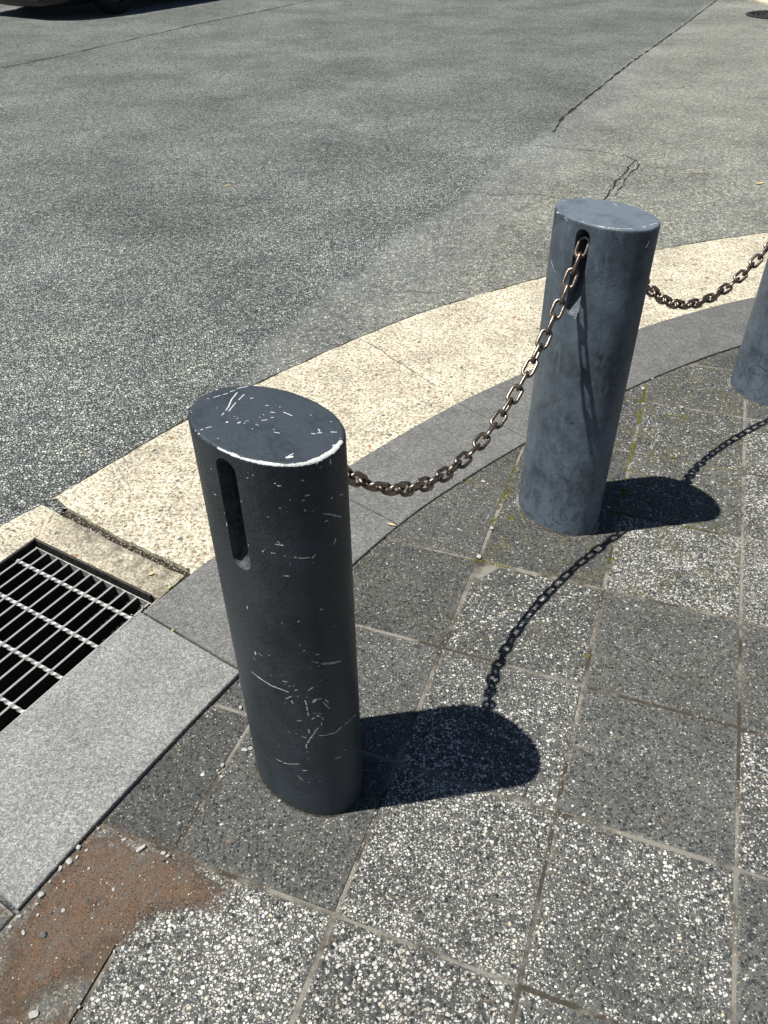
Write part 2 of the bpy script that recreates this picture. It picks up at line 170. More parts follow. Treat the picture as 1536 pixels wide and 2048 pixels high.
def m_slab():
    g = G('pebble_dash_slab')
    wh = g.attr('white'); tn = g.attr('tone'); sz = g.attr('coarse')
    uv = g.n('ShaderNodeUVMap').outputs[0]
    sep = g.n('ShaderNodeSeparateXYZ', {0: uv})
    ex = g.math('MINIMUM', g.math('MINIMUM', sep.outputs[0], g.math('SUBTRACT', 1.0, sep.outputs[0])), g.math('MINIMUM', sep.outputs[1], g.math('SUBTRACT', 1.0, sep.outputs[1])))
    v = g.warp(.005, 150, 3)
    sc = g.rng(sz, 0, 1, 190, 158)
    f = g.vor(430, 'F1', v); fr = g.chan(f.outputs['Color'], 0); fe = g.vor(430, 'DISTANCE_TO_EDGE', v)
    patch = g.noise(7, 4, .6); patch2 = g.noise(30, 3, .6)
    whn = g.mul(wh, g.add(g.rng(patch, .3, .7, .6, 1.35), g.rng(patch2, .3, .7, -.2, .2)))
    binder = g.mix(fr, (.066, .070, .067), (.15, .15, .141))
    spk = g.math('GREATER_THAN', g.add(fr, g.mul(wh, .03)), .955)
    col = g.mix(g.mul(spk, .8), binder, (.5, .49, .45))
    def layer(col, sc, vec, thr, dens, r0, r1):
        a = g.vor(sc, 'F1', vec); e = g.vor(sc, 'DISTANCE_TO_EDGE', vec)
        sp = g.n('ShaderNodeSeparateColor', {0: a.outputs['Color']}); k, k2, k3 = sp.outputs
        nz = g.mul(g.add(g.noise(480, 2, .5), -.5), .2)
        rad = g.rng(k3, 0, 1, r0, r1)
        m = g.math('MINIMUM', g.math('SUBTRACT', e.outputs['Distance'], .035), g.math('SUBTRACT', g.add(rad, nz), a.outputs['Distance']))
        m = g.rng(m, -.01, .05)
        w = g.math('LESS_THAN', k, thr); d = g.math('GREATER_THAN', k, dens)
        dark = g.ramp(k2, [(0, (.015, .019, .024)), (.4, (.032, .038, .044)), (.75, (.062, .068, .072)), (.95, (.12, .12, .112)), (.99, (.24, .16, .10))])
        white = g.ramp(k2, [(0, (.44, .44, .41)), (.3, (.62, .62, .585)), (.8, (.76, .76, .73)), (.985, (.58, .51, .38))])
        col = g.mix(g.mul(m, g.mul(d, .92)), col, dark); wm = g.mul(m, w)
        return g.mix(wm, col, white), wm, g.mul(m, g.math('MAXIMUM', w, d)), k2
    v2 = g.n('ShaderNodeVectorMath', {0: v, 1: (3.7, 1.3, .4)}, operation='ADD').outputs[0]
    col, w1, m1, q1 = layer(col, 290, v2, g.mul(whn, .95), g.rng(wh, 0, .8, .5, .7), .22, .56)
    col, w2, m2, q2 = layer(col, sc, v, g.mul(whn, .98), g.rng(wh, 0, .8, .46, .74), .27, .66)
    wmask = g.math('MAXIMUM', w2, g.mul(w1, g.math('SUBTRACT', 1.0, m2))); inside = g.math('MAXIMUM', m2, g.mul(m1, .6)); r2 = q2
    # worn smooth edge
    edge = g.rng(g.add(ex, g.mul(g.add(g.noise(17, 5, .7), -.5), .10)), .0, .03, 1, 0)
    wmask = g.mul(wmask, g.rng(edge, 0, 1, 1, .1))
    col = g.mix(g.mul(edge, .7), col, g.mix(fr, (.11, .11, .10), (.25, .245, .22)))
    tone = g.mul(tn, g.add(g.rng(patch, .3, .7, .84, 1.16), g.rng(patch2, .3, .7, -.08, .08)))
    tc = g.n('ShaderNodeCombineColor', {0: tone, 1: tone, 2: g.mul(tone, .985)}).outputs[0]
    col = g.mix(1.0, col, tc, 'MULTIPLY')
    # grime: thin ochre-green film
    gm = g.mul(g.attr('mossy'), g.rng(g.noise(16, 5, .7), .48, .7))
    col = g.mix(g.mul(gm, .55), col, (.12, .115, .03))
    h = g.add(g.mul(inside, g.rng(r2, 0, 1, .3, 1.0)), g.mul(wmask, .4))
    h = g.add(h, g.mul(g.noise(330, 3, .7), .9)); h = g.add(h, g.mul(g.noise(60, 3, .6), .8))
    nrm = g.bump(h, .0032, 1.0)
    return g.done(col, g.rng(wmask, 0, 1, .85, .55), nrm, spec=.4)
def m_granite():
    g = G('grey_granite')
    tn = g.attr('tone')
    a = g.noise(290, 4, .85); b = g.noise(95, 3, .7); big = g.noise(9, 4, .6); f = g.vor(420); fr = g.chan(f.outputs['Color'])
    x = g.add(g.mul(a, .5), g.add(g.mul(b, .3), g.mul(fr, .2)))
    col = g.ramp(x, [(.34, (.09, .093, .093)), (.46, (.165, .168, .165)), (.54, (.24, .24, .235)), (.66, (.42, .42, .405))])
    t = g.mul(tn, g.rng(big, .3, .7, .86, 1.14))
    tc = g.n('ShaderNodeCombineColor', {0: t, 1: t, 2: g.mul(t, .99)}).outputs[0]
    col = g.mix(1.0, col, tc, 'MULTIPLY')
    d = g.mul(g.attr('dirt'), g.rng(g.noise(18, 4, .7), .4, .65))
    col = g.mix(d, col, (.10, .08, .055))
    return g.done(col, .78, g.bump(g.add(x, g.mul(g.noise(60, 2), .2)), .0010, .8), spec=.35)
def m_concrete():
    g = G('exposed_aggregate_concrete')
    dr = g.attr('dirt')
    v = g.warp(.012, 50, 3)
    a = g.vor(52, 'F1', v); b = g.vor(150, 'F1', v); c = g.vor(340, 'F1', v)
    an = g.noise(120, 5, .75); big = g.noise(5, 4, .6); n2 = g.noise(260, 3, .7)
    base = g.ramp(an, [(.36, (.12, .105, .075)), (.43, (.38, .34, .25)), (.51, (.68, .63, .50)), (.59, (.84, .80, .68))])
    cr = g.chan(c.outputs['Color'])
    base = g.mix(g.mul(g.math('GREATER_THAN', cr, .8), g.rng(c.outputs['Distance'], .45, .3)), base, (.17, .145, .11))
    base = g.mix(g.mul(g.math('LESS_THAN', cr, .12), g.rng(c.outputs['Distance'], .45, .3)), base, (.5, .32, .17))
    br = g.chan(b.outputs['Color'], 0); br2 = g.chan(b.outputs['Color'], 1)
    pc = g.ramp(br2, [(0, (.09, .10, .105)), (.25, (.2, .2, .18)), (.45, (.36, .30, .2)), (.62, (.45, .2, .08)), (.75, (.26, .27, .26)), (.9, (.55, .42, .22))], True)
    pm = g.mul(g.math('LESS_THAN', br, .30), g.rng(g.math('SUBTRACT', b.outputs['Distance'], g.rng(g.chan(b.outputs['Color'], 2), 0, 1, .12, .42)), .06, -.02))
    base = g.mix(g.mul(pm, .85), base, pc)
    ar = g.chan(a.outputs['Color'], 0); ar2 = g.chan(a.outputs['Color'], 2)
    pc2 = g.ramp(ar2, [(0, (.12, .135, .145)), (.3, (.42, .2, .09)), (.45, (.2, .21, .2)), (.7, (.5, .34, .16)), (.85, (.32, .33, .31))], True)
    am = g.mul(g.math('LESS_THAN', ar, .13), g.rng(g.math('SUBTRACT', a.outputs['Distance'], g.rng(g.chan(a.outputs['Color'], 1), 0, 1, .08, .38)), .04, -.01))
    base = g.mix(g.mul(am, .9), base, pc2)
    t = g.add(g.rng(big, .3, .7, .68, 1.02), g.rng(g.noise(22, 4, .7), .3, .7, -.13, .13))
    tc = g.n('ShaderNodeCombineColor', {0: t, 1: t, 2: g.mul(t, .97)}).outputs[0]
    base = g.mix(1.0, base, tc, 'MULTIPLY')
    d = g.mul(dr, g.rng(g.noise(24, 5, .75), .3, .6))
    base = g.mix(d, base, g.mix(n2, (.09, .082, .062), (.24, .215, .165)))
    h = g.add(g.mul(an, .8), g.add(g.mul(pm, .25), g.add(g.mul(am, .3), g.mul(n2, .6))))
    return g.done(base, .85, g.bump(h, .0032, 1.0), spec=.25)
def m_paint(name, c_dark, c_dust, dust, scuff=0.0, bmp=.0016):
    g = G(name)
    mk = g.attr('chip'); sm = g.attr('smear'); low = g.attr('low')
    n1 = g.noise(9, 4, .65); n2 = g.noise(45, 4, .7)
    st = g.n('ShaderNodeMapping', {0: g.tc, 'Scale': (30, 30, 3.5)}).outputs[0]
    n3 = g.noise(1.0, 4, .65, vec=st)
    f = g.add(g.mul(n1, .55), g.add(g.mul(n2, .2), g.mul(n3, .25)))
    dustm = g.mul(g.rng(g.add(g.add(f, g.mul(low, .14)), g.mul(g.attr('top'), .16)), .40, .66), dust)
    col = g.mix(dustm, c_dark, c_dust)
    sn = g.noise(70, 4, .75, dist=1.5)
    col = g.mix(g.mul(g.rng(g.add(sm, g.mul(g.add(sn, -.5), 1.3)), .35, .75), g.rng(sm, 0, .2)), col, tuple(x*.8 for x in c_dark))
    if scuff:
        mp = g.n('ShaderNodeMapping', {0: g.tc, 'Scale': (26, 26, 13), 'Rotation': (.5, .3, .2)}).outputs[0]
        sc = g.n('ShaderNodeTexNoise', {'Vector': mp, 'Scale': 1.0, 'Detail': 5, 'Roughness': .7, 'Distortion': 2.2}).outputs[0]
        col = g.mix(g.mul(g.rng(sc, .52, .57), g.mul(g.rng(low, 0, .8), scuff)), col, tuple(x*.95 for x in c_dark))
        mp = g.n('ShaderNodeMapping', {0: g.tc, 'Scale': (60, 60, 16), 'Rotation': (-.6, .4, .2)}).outputs[0]
        sc = g.n('ShaderNodeTexNoise', {'Vector': mp, 'Scale': 1.0, 'Detail': 4, 'Roughness': .6, 'Distortion': 1.0}).outputs[0]
        col = g.mix(g.mul(g.rng(sc, .58, .64), .45*scuff), col, tuple(min(1, x*1.35) for x in c_dust))
    # tiny specks
    v = g.vor(75); vr = g.chan(v.outputs['Color']); sp = g.mul(g.math('GREATER_THAN', vr, .985), g.rng(v.outputs['Distance'], .12, .08))
    bare = g.rng(g.add(mk, g.mul(g.add(g.noise(330, 4, .75), -.5), 1.15)), .44, .56)
    bare = g.math('MAXIMUM', bare, g.mul(sp, .5))
    col = g.mix(bare, col, g.mix(g.noise(150, 3), (.38, .41, .40), (.74, .76, .74)))
    hh = g.add(g.mul(g.noise(300, 3, .6), .6), g.add(g.mul(n2, .3), g.mul(g.noise(120, 3), .7)))
    hh = g.math('SUBTRACT', hh, g.mul(bare, .35))
    rough = g.rng(dustm, 0, 1, .34, .62)
    return g.done(col, rough, g.bump(hh, bmp, .9), spec=.36)
def m_simple(name, c1, c2, scale, rough=.8, bump=.001, metal=0.0, detail=4, lo=.35, hi=.65, spec=.5):
    g = G(name); n = g.noise(scale, detail, .65)
    col = g.ramp(n, [(lo, c1), (hi, c2)])
    return g.done(col, rough, g.bump(g.noise(scale*2, 3, .6), bump, 1.0), metal=metal, spec=spec)
def m_joint():
    g = G('jointing_sand')
    n = g.noise(260, 4, .7); b = g.noise(5, 4, .7); k = g.noise(13, 3, .6)
    light = g.mix(n, (.16, .15, .13), (.36, .34, .30)); dark = g.mix(n, (.03, .028, .024), (.11, .095, .075))
    col = g.mix(g.rng(b, .46, .57), light, dark)
    col = g.mix(g.mul(g.rng(k, .6, .7), .3), col, (.13, .09, .065))
    return g.done(col, .95, g.bump(n, .004, 1.0), spec=.1)
def m_dirt():
    g = G('rusty_dirt')
    n = g.noise(500, 4, .8); b = g.noise(22, 5, .7); c = g.vor(560); cr = g.chan(c.outputs['Color'])
    col = g.mix(n, (.062, .050, .040), (.25, .19, .145))
    col = g.mix(g.mul(g.rng(g.noise(60, 3, .7), .42, .6), .5), col, g.mix(n, (.075, .048, .034), (.28, .175, .115)))
    col = g.mix(g.mul(g.rng(b, .44, .6), .85), col, g.mix(n, (.10, .095, .085), (.2, .19, .17)))
    col = g.mix(g.rng(g.noise(11, 3), .62, .75), col, (.035, .028, .024))
    col = g.mix(g.mul(g.rng(g.chan(c.outputs['Color'], 1), .35, 1), .6), col, (.27, .16, .09))
    col = g.mix(g.mul(g.math('LESS_THAN', g.chan(c.outputs['Color'], 2), .16), .7), col, (.04, .03, .024))
    sp = g.mul(g.math('GREATER_THAN', cr, .90), g.rng(c.outputs['Distance'], .45, .3))
    col = g.mix(g.mul(sp, .8), col, (.55, .46, .34))
    sp2 = g.math('LESS_THAN', cr, .06)
    col = g.mix(g.mul(sp2, .7), col, (.3, .13, .06))
    al = g.rng(g.add(g.attr('edge'), g.mul(g.add(g.add(g.noise(30, 5, .75), g.mul(g.noise(220, 3, .8), .9)), -.95), .10)), -.012, .022)
    return g.done(col, .95, g.bump(g.add(n, g.mul(sp, .6)), .0035, 1.0), spec=.15, Alpha=al)
def m_rough():
    g = G('rough_dirty_concrete')
    n = g.noise(330, 5, .8); b = g.noise(12, 5, .7); c = g.vor(330); cr = g.chan(c.outputs['Color'])
    col = g.mix(n, (.10, .10, .095), (.27, .265, .245))
    col = g.mix(g.mul(g.math('GREATER_THAN', cr, .82), .8), col, (.46, .41, .31))
    col = g.mix(g.mul(g.math('LESS_THAN', cr, .15), .7), col, (.08, .07, .06))
    col = g.mix(g.rng(b, .42, .62), col, g.mix(n, (.07, .05, .035), (.24, .16, .10)))
    return g.done(col, .9, g.bump(n, .005, 1.0), spec=.2)
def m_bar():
    g = G('galvanised_bar_painted_shade')                                    # shade painted by face direction: near-black flanks under a pale worn top
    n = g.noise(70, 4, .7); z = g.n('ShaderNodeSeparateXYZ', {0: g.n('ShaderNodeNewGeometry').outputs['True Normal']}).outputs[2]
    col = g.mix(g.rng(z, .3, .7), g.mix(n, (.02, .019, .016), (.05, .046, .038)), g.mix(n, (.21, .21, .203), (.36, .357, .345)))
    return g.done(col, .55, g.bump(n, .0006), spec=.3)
MAT = dict(
    asphalt=m_asphalt(), slab=m_slab(), granite=m_granite(), concrete=m_concrete(), joint=m_joint(), dirt=m_dirt(), rough=m_rough(),
    paint=m_paint('dark_paint', (.008, .013, .018), (.050, .063, .078), .75),
    paint_faded=m_paint('faded_paint', (.028, .040, .053), (.135, .168, .202), .9, .5, .0009),
    inner=m_simple('slot_paint', (.02, .025, .03), (.09, .105, .12), 90, .7, .0006), inner_faded=m_simple('slot_paint_faded', (.07, .085, .10), (.15, .17, .195), 90, .7, .0006),
    steel=m_simple('worn_chain_steel', (.12, .085, .065), (.36, .30, .25), 60, .38, .0006, 1.0),
    zinc=m_simple('galvanised_steel', (.24, .245, .24), (.50, .50, .485), 55, .45, .0008, .4),
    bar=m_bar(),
    iron=m_simple('dark_iron', (.03, .027, .026), (.085, .075, .068), 70, .6, .0008, .6),
    groove=m_simple('groove_dirt', (.015, .014, .011), (.09, .08, .055), 170, .95, .004, spec=.1),
    dark_collar=m_simple('dark_collar', (.02, .018, .015), (.10, .09, .07), 150, .95, .003, spec=.1),
    crack=m_simple('crack_dirt_and_edge_shade', (.012, .012, .011), (.05, .045, .036), 180, .95, .003, spec=.1),  # also colours the painted shadow line between asphalt and gutter
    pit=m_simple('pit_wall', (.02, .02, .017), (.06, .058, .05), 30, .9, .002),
    moss=m_simple('moss', (.05, .06, .008), (.16, .16, .03), 160, .95, .002, spec=.1),
    stone=m_simple('stone_chip', (.28, .28, .27), (.55, .54, .51), 130, .8, .001),
    stone_dark=m_simple('dark_stone_chip', (.05, .055, .06), (.15, .15, .15), 130, .8, .001),
    leaf_tan=m_simple('dry_leaf', (.5, .36, .17), (.72, .56, .32), 90, .7, .0005),
    leaf_green=m_simple('green_leaf', (.33, .45, .10), (.5, .62, .2), 90, .6, .0005),
    twig=m_simple('twig', (.16, .08, .04), (.35, .19, .10), 90, .8, .0005),
    carpaint=m_simple('black_car_paint', (.01, .01, .011), (.014, .014, .015), 5, .25, 0),
    glass=m_simple('car_glass', (.01, .012, .014), (.02, .022, .024), 5, .08, 0),
    rubber=m_simple('rubber', (.005, .005, .005), (.01, .01, .01), 40, .85, .001),
    chrome=m_simple('alloy', (.4, .4, .41), (.55, .55, .56), 10, .3, 0, 1.0),
    lamp=m_simple('lamp_glass', (.5, .5, .52), (.7, .7, .72), 20, .15, 0),
    plate=m_simple('number_plate', (.6, .6, .58), (.7, .7, .68), 10, .5, 0),
)

# ------------------------------------------------------------------ the lines of the street (metres)
ASPH = [(-2.9, -.9), (-1.95, .32), (-1.45, 1.0), (-1.002, 1.56), (-.948, 1.631), (-.906, 1.667), (-.842, 1.751), (-.737, 1.895), (-.609, 2.074), (-.509, 2.185), (-.412, 2.288), (-.322, 2.364), (-.145, 2.556), (-.009, 2.672), (.104, 2.765), (.236, 2.872), (.392, 2.961), (.681, 3.142), (1.221, 3.432), (1.418, 3.51), (1.808, 3.624), (2.6, 3.82), (3.6, 3.98), (5.2, 4.1), (9, 4.15)]
GK = [(-2.35, -1.6), (-1.4, -.112), (-.762, .916), (-.557, 1.243), (-.478, 1.371), (-.087, 1.834), (.234, 2.144), (.493, 2.344), (.954, 2.66), (1.266, 2.816), (1.55, 2.94), (2.2, 3.16), (3.1, 3.36), (4.6, 3.52), (9, 3.6)]
KP = [(-2.1, -1.78), (-1.13, -.27), (-.607, .577), (-.509, .744), (-.315, 1.069), (-.064, 1.416), (.034, 1.543), (.15, 1.667), (.422, 1.924), (.794, 2.219), (1.07, 2.394), (1.28, 2.515), (1.75, 2.72), (2.3, 2.89), (3.15, 3.07), (4.6, 3.23), (9, 3.3)]
PU = Vector((.5185, .855)).normalized(); PV = Vector((PU.y, -PU.x))   # along and across the drain
P0 = Vector((-.893, 1.512))                                          # outer top corner of the drain frame
PL, PW = .62, .425                                                     # pit length, width

def dense(pts, step=.02, jit=0.0, seed=0, fr=14):
    out = []
    for (x0, y0), (x1, y1) in zip(pts[:-1], pts[1:]):
        L = math.hypot(x1-x0, y1-y0); n = max(1, int(L/step))
        for i in range(n): out.append((x0+(x1-x0)*i/n, y0+(y1-y0)*i/n))
    out.append(pts[-1])
    if jit:
        r = []
        for i, (x, y) in enumerate(out):
            q = noise.noise_vector(Vector((x*fr, y*fr, seed)))+.6*noise.noise_vector(Vector((x*fr*3.1, y*fr*3.1, seed+5)))
            r.append((x+q.x*jit, y+q.y*jit))
        out = r
    return out
def smooth(pts, n=6):
    out = []
    for i in range(len(pts)-1):
        p0, p1, p2, p3 = (Vector(pts[max(0, i-1)]), Vector(pts[i]), Vector(pts[i+1]), Vector(pts[min(len(pts)-1, i+2)]))
        for k in range(n):
            t = k/n; q = .5*((2*p1)+(p2-p0)*t+(2*p0-5*p1+4*p2-p3)*t*t+(3*p1-p0-3*p2+p3)*t**3); out.append((q.x, q.y))
    return out+[tuple(pts[-1])]
def relax(pts, n=2):
    for _ in range(n): pts = [pts[0]]+[tuple((.5*Vector(b)+.25*Vector(a)+.25*Vector(c))) for a, b, c in zip(pts[:-2], pts[1:-1], pts[2:])]+[pts[-1]]
    return pts
def sdist(px, py, pts):
    """signed distance of points to a polyline, positive on the right of its direction"""
    best = np.full(px.shape, 1e9); sg = np.zeros(px.shape)
    for (x0, y0), (x1, y1) in zip(pts[:-1], pts[1:]):
        dx, dy = x1-x0, y1-y0; L = dx*dx+dy*dy
        u = np.clip(((px-x0)*dx+(py-y0)*dy)/L, 0, 1); qx = px-(x0+u*dx); qy = py-(y0+u*dy)
        d = np.hypot(qx, qy); s = np.sign(dy*(px-x0)-dx*(py-y0)); m = d < best-1e-9
        best = np.where(m, d, best); sg = np.where(m, s, sg)
    return best*np.where(sg == 0, 1, sg)
def slab_poly(name, poly, z, th, mat, kind=None, attrs={}):
    """flat prism from an outline"""
    n = len(poly); vv = [Vector((x, y, 0)) for x, y in poly]; tr = tessellate_polygon([vv])
    V = [(x, y, z) for x, y in poly]+[(x, y, z-th) for x, y in poly]
    a = sum(poly[i][0]*poly[(i+1) % n][1]-poly[(i+1) % n][0]*poly[i][1] for i in range(n))
    Fs = []
    for t in tr:
        (x0, y0), (x1, y1), (x2, y2) = [poly[i] for i in t]
        Fs.append(tuple(t) if (x1-x0)*(y2-y0)-(x2-x0)*(y1-y0) > 0 else tuple(reversed(t)))
    for i in range(n):
        j = (i+1) % n
        Fs.append((i, i+n, j+n, j) if a > 0 else (j, j+n, i+n, i))
    o = mesh(name, V, Fs, mat); tag(o, kind=kind)
    return o
def strip(name, pts, z, w, seed=0, step=.012, jit=.003, mat=None, h=0.0008, gaps=0):
    """jagged crack laid in a surface"""
    P = dense(pts, step, jit, seed, 18); V = []; Fs = []
    for i, (x, y) in enumerate(P):
        a = P[max(0, i-1)]; b = P[min(len(P)-1, i+1)]; d = Vector((b[0]-a[0], b[1]-a[1])); d = d.normalized() if d.length else Vector((1, 0))
        nn = Vector((-d.y, d.x)); t = .5+.5*noise.noise(Vector((x*9, y*9, seed+3)))*1.6+.35*noise.noise(Vector((x*60, y*60, seed)))
        ww = w*max(.0 if gaps else .15, t-(gaps if gaps else 0))/2
        if i in (0, len(P)-1): ww *= .1
        V += [(x+nn.x*ww, y+nn.y*ww, z), (x-nn.x*ww, y-nn.y*ww, z)]
        if i: Fs.append((2*i-2, 2*i-1, 2*i+1, 2*i))
    return V, Fs
def strips(name, specs, mat):
    V = []; Fs = []
    for s in specs:
        v, f = strip(name, *s); k = len(V); V += v; Fs += [tuple(i+k for i in q) for q in f]
    o = mesh(name, V, Fs, mat); tag(o, kind='structure'); return o

_k = GK.index((-.557, 1.243)); GKS = GK[:_k]+smooth(relax(GK[_k:], 1)); _k = KP.index((-.607, .577)); KPS = KP[:_k]+smooth(relax(KP[_k:], 1))
# ------------------------------------------------------------------ ground far out (a frame around the pit)
def ground_frame():
    c = P0-PU*PL+PV*0; q = [P0, P0+PV*PW, P0+PV*PW-PU*PL, P0-PU*PL]
    S = 160; o = [Vector((S*dx, S*dy)) for dx, dy in ((-1, 1), (1, 1), (1, -1), (-1, -1))]
    V = [(*v, -.06) for v in o]+[(*v, -.06) for v in q]
    Fs = [(4, 5, 1, 0)[::-1], (5, 6, 2, 1)[::-1], (6, 7, 3, 2)[::-1], (7, 4, 0, 3)[::-1]]
    g = mesh('ground', V, Fs, MAT['crack']); tag(g, kind='structure')
ground_frame()

# ------------------------------------------------------------------ asphalt road
BND1 = [(12, 22), (5.9, 14.6), (4.472, 12.16), (3.385, 10.034), (2.74, 8.798), (2.266, 7.902), (1.791, 6.944), (1.51, 6.374), (1.267, 5.879), (1.139, 5.493), (.95, 5.2), (.847, 4.977), (.537, 4.316), (.351, 3.964), (.206, 3.761), (-.069, 3.233), (-.245, 2.865), (-.398, 2.556), (-.46, 2.2), (-.5, 1.8)]
BND2 = [(12, 21.9), (5.9, 14.5), (4.4, 11.9), (3.2, 9.5), (2.393, 7.893), (1.843, 6.42), (1.407, 5.478), (.972, 4.662), (.708, 4.143), (.589, 3.866), (.459, 3.611), (.332, 3.224), (.17, 2.993), (-.005, 2.672), (-.1, 2.3)]
def road():
    ys = [-1.2]
    while ys[-1] < 62: ys.append(ys[-1]+max(.035, .011*abs(ys[-1])))
    xs = [-45, -30, -20, -14, -10, -8]+list(np.arange(-6.5, 7.5, .04))+[8, 10, 14, 20, 30, 45]
    X, Y = np.meshgrid(xs, ys); nx, ny = len(xs), len(ys)
    D = sdist(X, Y, ASPH)
    V = np.stack([X.ravel(), Y.ravel(), np.zeros(X.size)], 1); keep = (D < .05)
    fine = sdist(X, Y, BND1[::-1]).ravel(); right = sdist(X, Y, BND2[::-1]).ravel()
    st = np.zeros(X.size); xx, yy = X.ravel(), Y.ravel()
    for cx, cy, a, b, r, s in ((-1.15, 3.9, .55, .22, -.5, .5), (-.6, 3.3, .35, .2, -.5, .35), (.25, 6.3, .6, .25, .2, .35), (-1.6, 2.9, .5, .2, .6, .22), (2.6, 10.2, 1.2, .5, .1, .35), (1.0, 7.9, .8, .3, -.2, .22), (-2.6, 6.0, .9, .3, .3, .2), (-.35, 4.9, .4, .16, .9, .25), (.73, 4.03, .06, .03, .8, .9), (.6, 3.75, .06, .03, .8, .9)):
        c, sn = math.cos(r), math.sin(r); u = ((xx-cx)*c+(yy-cy)*sn)/a; v = (-(xx-cx)*sn+(yy-cy)*c)/b
        st += s*np.exp(-(u*u+v*v))
    idx = np.arange(X.size).reshape(ny, nx)
    k = keep[:-1, :-1] | keep[1:, :-1] | keep[:-1, 1:] | keep[1:, 1:]
    k &= (D[:-1, :-1] < .09)
    Fs = np.stack([idx[:-1, :-1][k], idx[:-1, 1:][k], idx[1:, 1:][k], idx[1:, :-1][k]], 1)
    o = mesh('road', V.tolist(), Fs.tolist(), MAT['asphalt']); me = o.data
    fattr(me, 'sd_fine', fine); fattr(me, 'sd_right', right); fattr(me, 'stain', np.clip(st, 0, 1))
    tag(o, kind='structure')
road()
strips('road_crack_and_edge_shade', [
    (list(reversed(BND1[1:10])), .0012, .034, 1, .03, .010),
    ([(-9, -1.5), (-6, 3.6), (-4.6, 6.0), (-3.409, 8.013), (-3.058, 8.619), (-2.605, 9.529), (-2.067, 10.668), (-1.399, 11.786), (-.885, 12.77), (1, 16.2)], .0014, .042, 2, .03, .012),
    ([(.95, 5.2), (1.11, 5.12), (1.311, 5.042), (1.462, 4.93), (1.508, 4.83)], .0012, .010, 3, .015, .010),
    ([(1.508, 4.84), (1.43, 4.70), (1.39, 4.604), (1.30, 4.45), (1.258, 4.344), (1.175, 4.179), (1.12, 4.02)], .0012, .016, 4, .012, .016),
    ([(1.508, 4.84), (1.49, 4.72), (1.44, 4.62), (1.36, 4.50), (1.32, 4.36), (1.23, 4.2)], .0014, .012, 14, .012, .014),
    ([(.50, 4.28), (.62, 4.22), (.8, 4.25), (.93, 4.16)], .0012, .007, 5, .012, .012),
    ([(2.0, 6.9), (2.3, 6.75), (2.5, 6.9)], .0012, .009, 6, .012, .02),
    ([(.1, 3.02), (.22, 3.0), (.34, 3.01)], .0012, .005, 7, .012, .012),
    ([(.06, 5.1), (.04, 5.26)], .0012, .006, 9, .012, .008),
    ([q for q in smooth(relax(ASPH[5:22], 2), 3)], .0062, .011, 8, .012, .0045),  # no crack: shadow line of the asphalt edge, painted as a dark strip
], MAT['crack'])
# pale paving across the street, top right corner
pale = slab_poly('far_pavement', dense([(4.80, 13.5), (4.86, 12.1), (4.90, 11.45), (5.4, 10.9), (6.4, 10.4), (9, 10.0), (16, 9.6), (16, 24), (9, 24)], .2), .02, .05, MAT['concrete'], 'structure')
fattr(pale.data, 'dirt', [0]*len(pale.data.vertices))

# ------------------------------------------------------------------ gutter
GR0 = [(-.905, 1.667), (-.84, 1.606), (-.77, 1.553), (-.685, 1.494), (-.58, 1.432), (-.478, 1.374)]
def gutter():
    i0 = ASPH.index((-.906, 1.667)); k0 = min(range(len(GKS)), key=lambda i: math.hypot(GKS[i][0]+.478, GKS[i][1]-1.371))
    top = dense(smooth(relax(ASPH[i0:], 2), 5), .012, .003, 3, 16); top = [(x, y) for x, y in top]
    bot = GKS[k0:]
    left = dense([(-.468, 1.380), (-.57, 1.444), (-.675, 1.507), (-.76, 1.567), (-.83, 1.620), (-.893, 1.678)], .008, .0035, 9, 30)
    poly = top+bot[::-1]+left[1:-1]
    o = slab_poly('gutter', poly, .006, .05, MAT['concrete'], 'structure')
    X = np.array([v.co[:] for v in o.data.vertices])
    d1 = np.abs(sdist(X[:, 0], X[:, 1], GK)); fattr(o.data, 'dirt', np.zeros(len(X)))
    # left piece around the drain
    i1 = ASPH.index((-.906, 1.667))
    top = dense(ASPH[:i1]+[(-.925, 1.652)], .012, .0045, 3, 16)
    lf = dense([(-.925, 1.652), (-.848, 1.601), (-.773, 1.551), (-.688, 1.491), (-.582, 1.426), (-.484, 1.366)], .008, .003, 19, 30)
    q1 = P0+PV*PW; far = P0-PU*PL
    poly = top+lf[1:]+[(-.557, 1.243)]+[tuple(P0+PV*(PW-.004)), tuple(P0), tuple(far), tuple(far+PV*(PW-.004))]
    kk = [p for p in GK if p[1] < far.y-.35]
    poly += kk[::-1]
    o = slab_poly('gutter', poly, .001, .05, MAT['concrete'], 'structure')
    # subdivided so that the dirt attribute has somewhere to live
    bm = bmesh.new(); bm.from_mesh(o.data)
    bmesh.ops.triangulate(bm, faces=[f for f in bm.faces if len(f.verts) > 3])
    for _ in range(4):
        es = [e for e in bm.edges if e.calc_length() > .05 and e.verts[0].co.y > .9 and e.verts[1].co.y > .9]
        if es: bmesh.ops.subdivide_edges(bm, edges=es, cuts=1); bmesh.ops.triangulate(bm, faces=[f for f in bm.faces if len(f.verts) > 3])
    bm.to_mesh(o.data); bm.free()
    X = np.array([v.co[:] for v in o.data.vertices]); d = np.abs(sdist(X[:, 0], X[:, 1], GR0))
    dk = np.abs(sdist(X[:, 0], X[:, 1], GK))
    m = np.exp(-d/.07)*1.15*np.clip((X[:, 0]+.93)/.10, .1, 1)+.65*np.exp(-dk/.09)
    fattr(o.data, 'dirt', np.clip(m, 0, 1))
gutter()
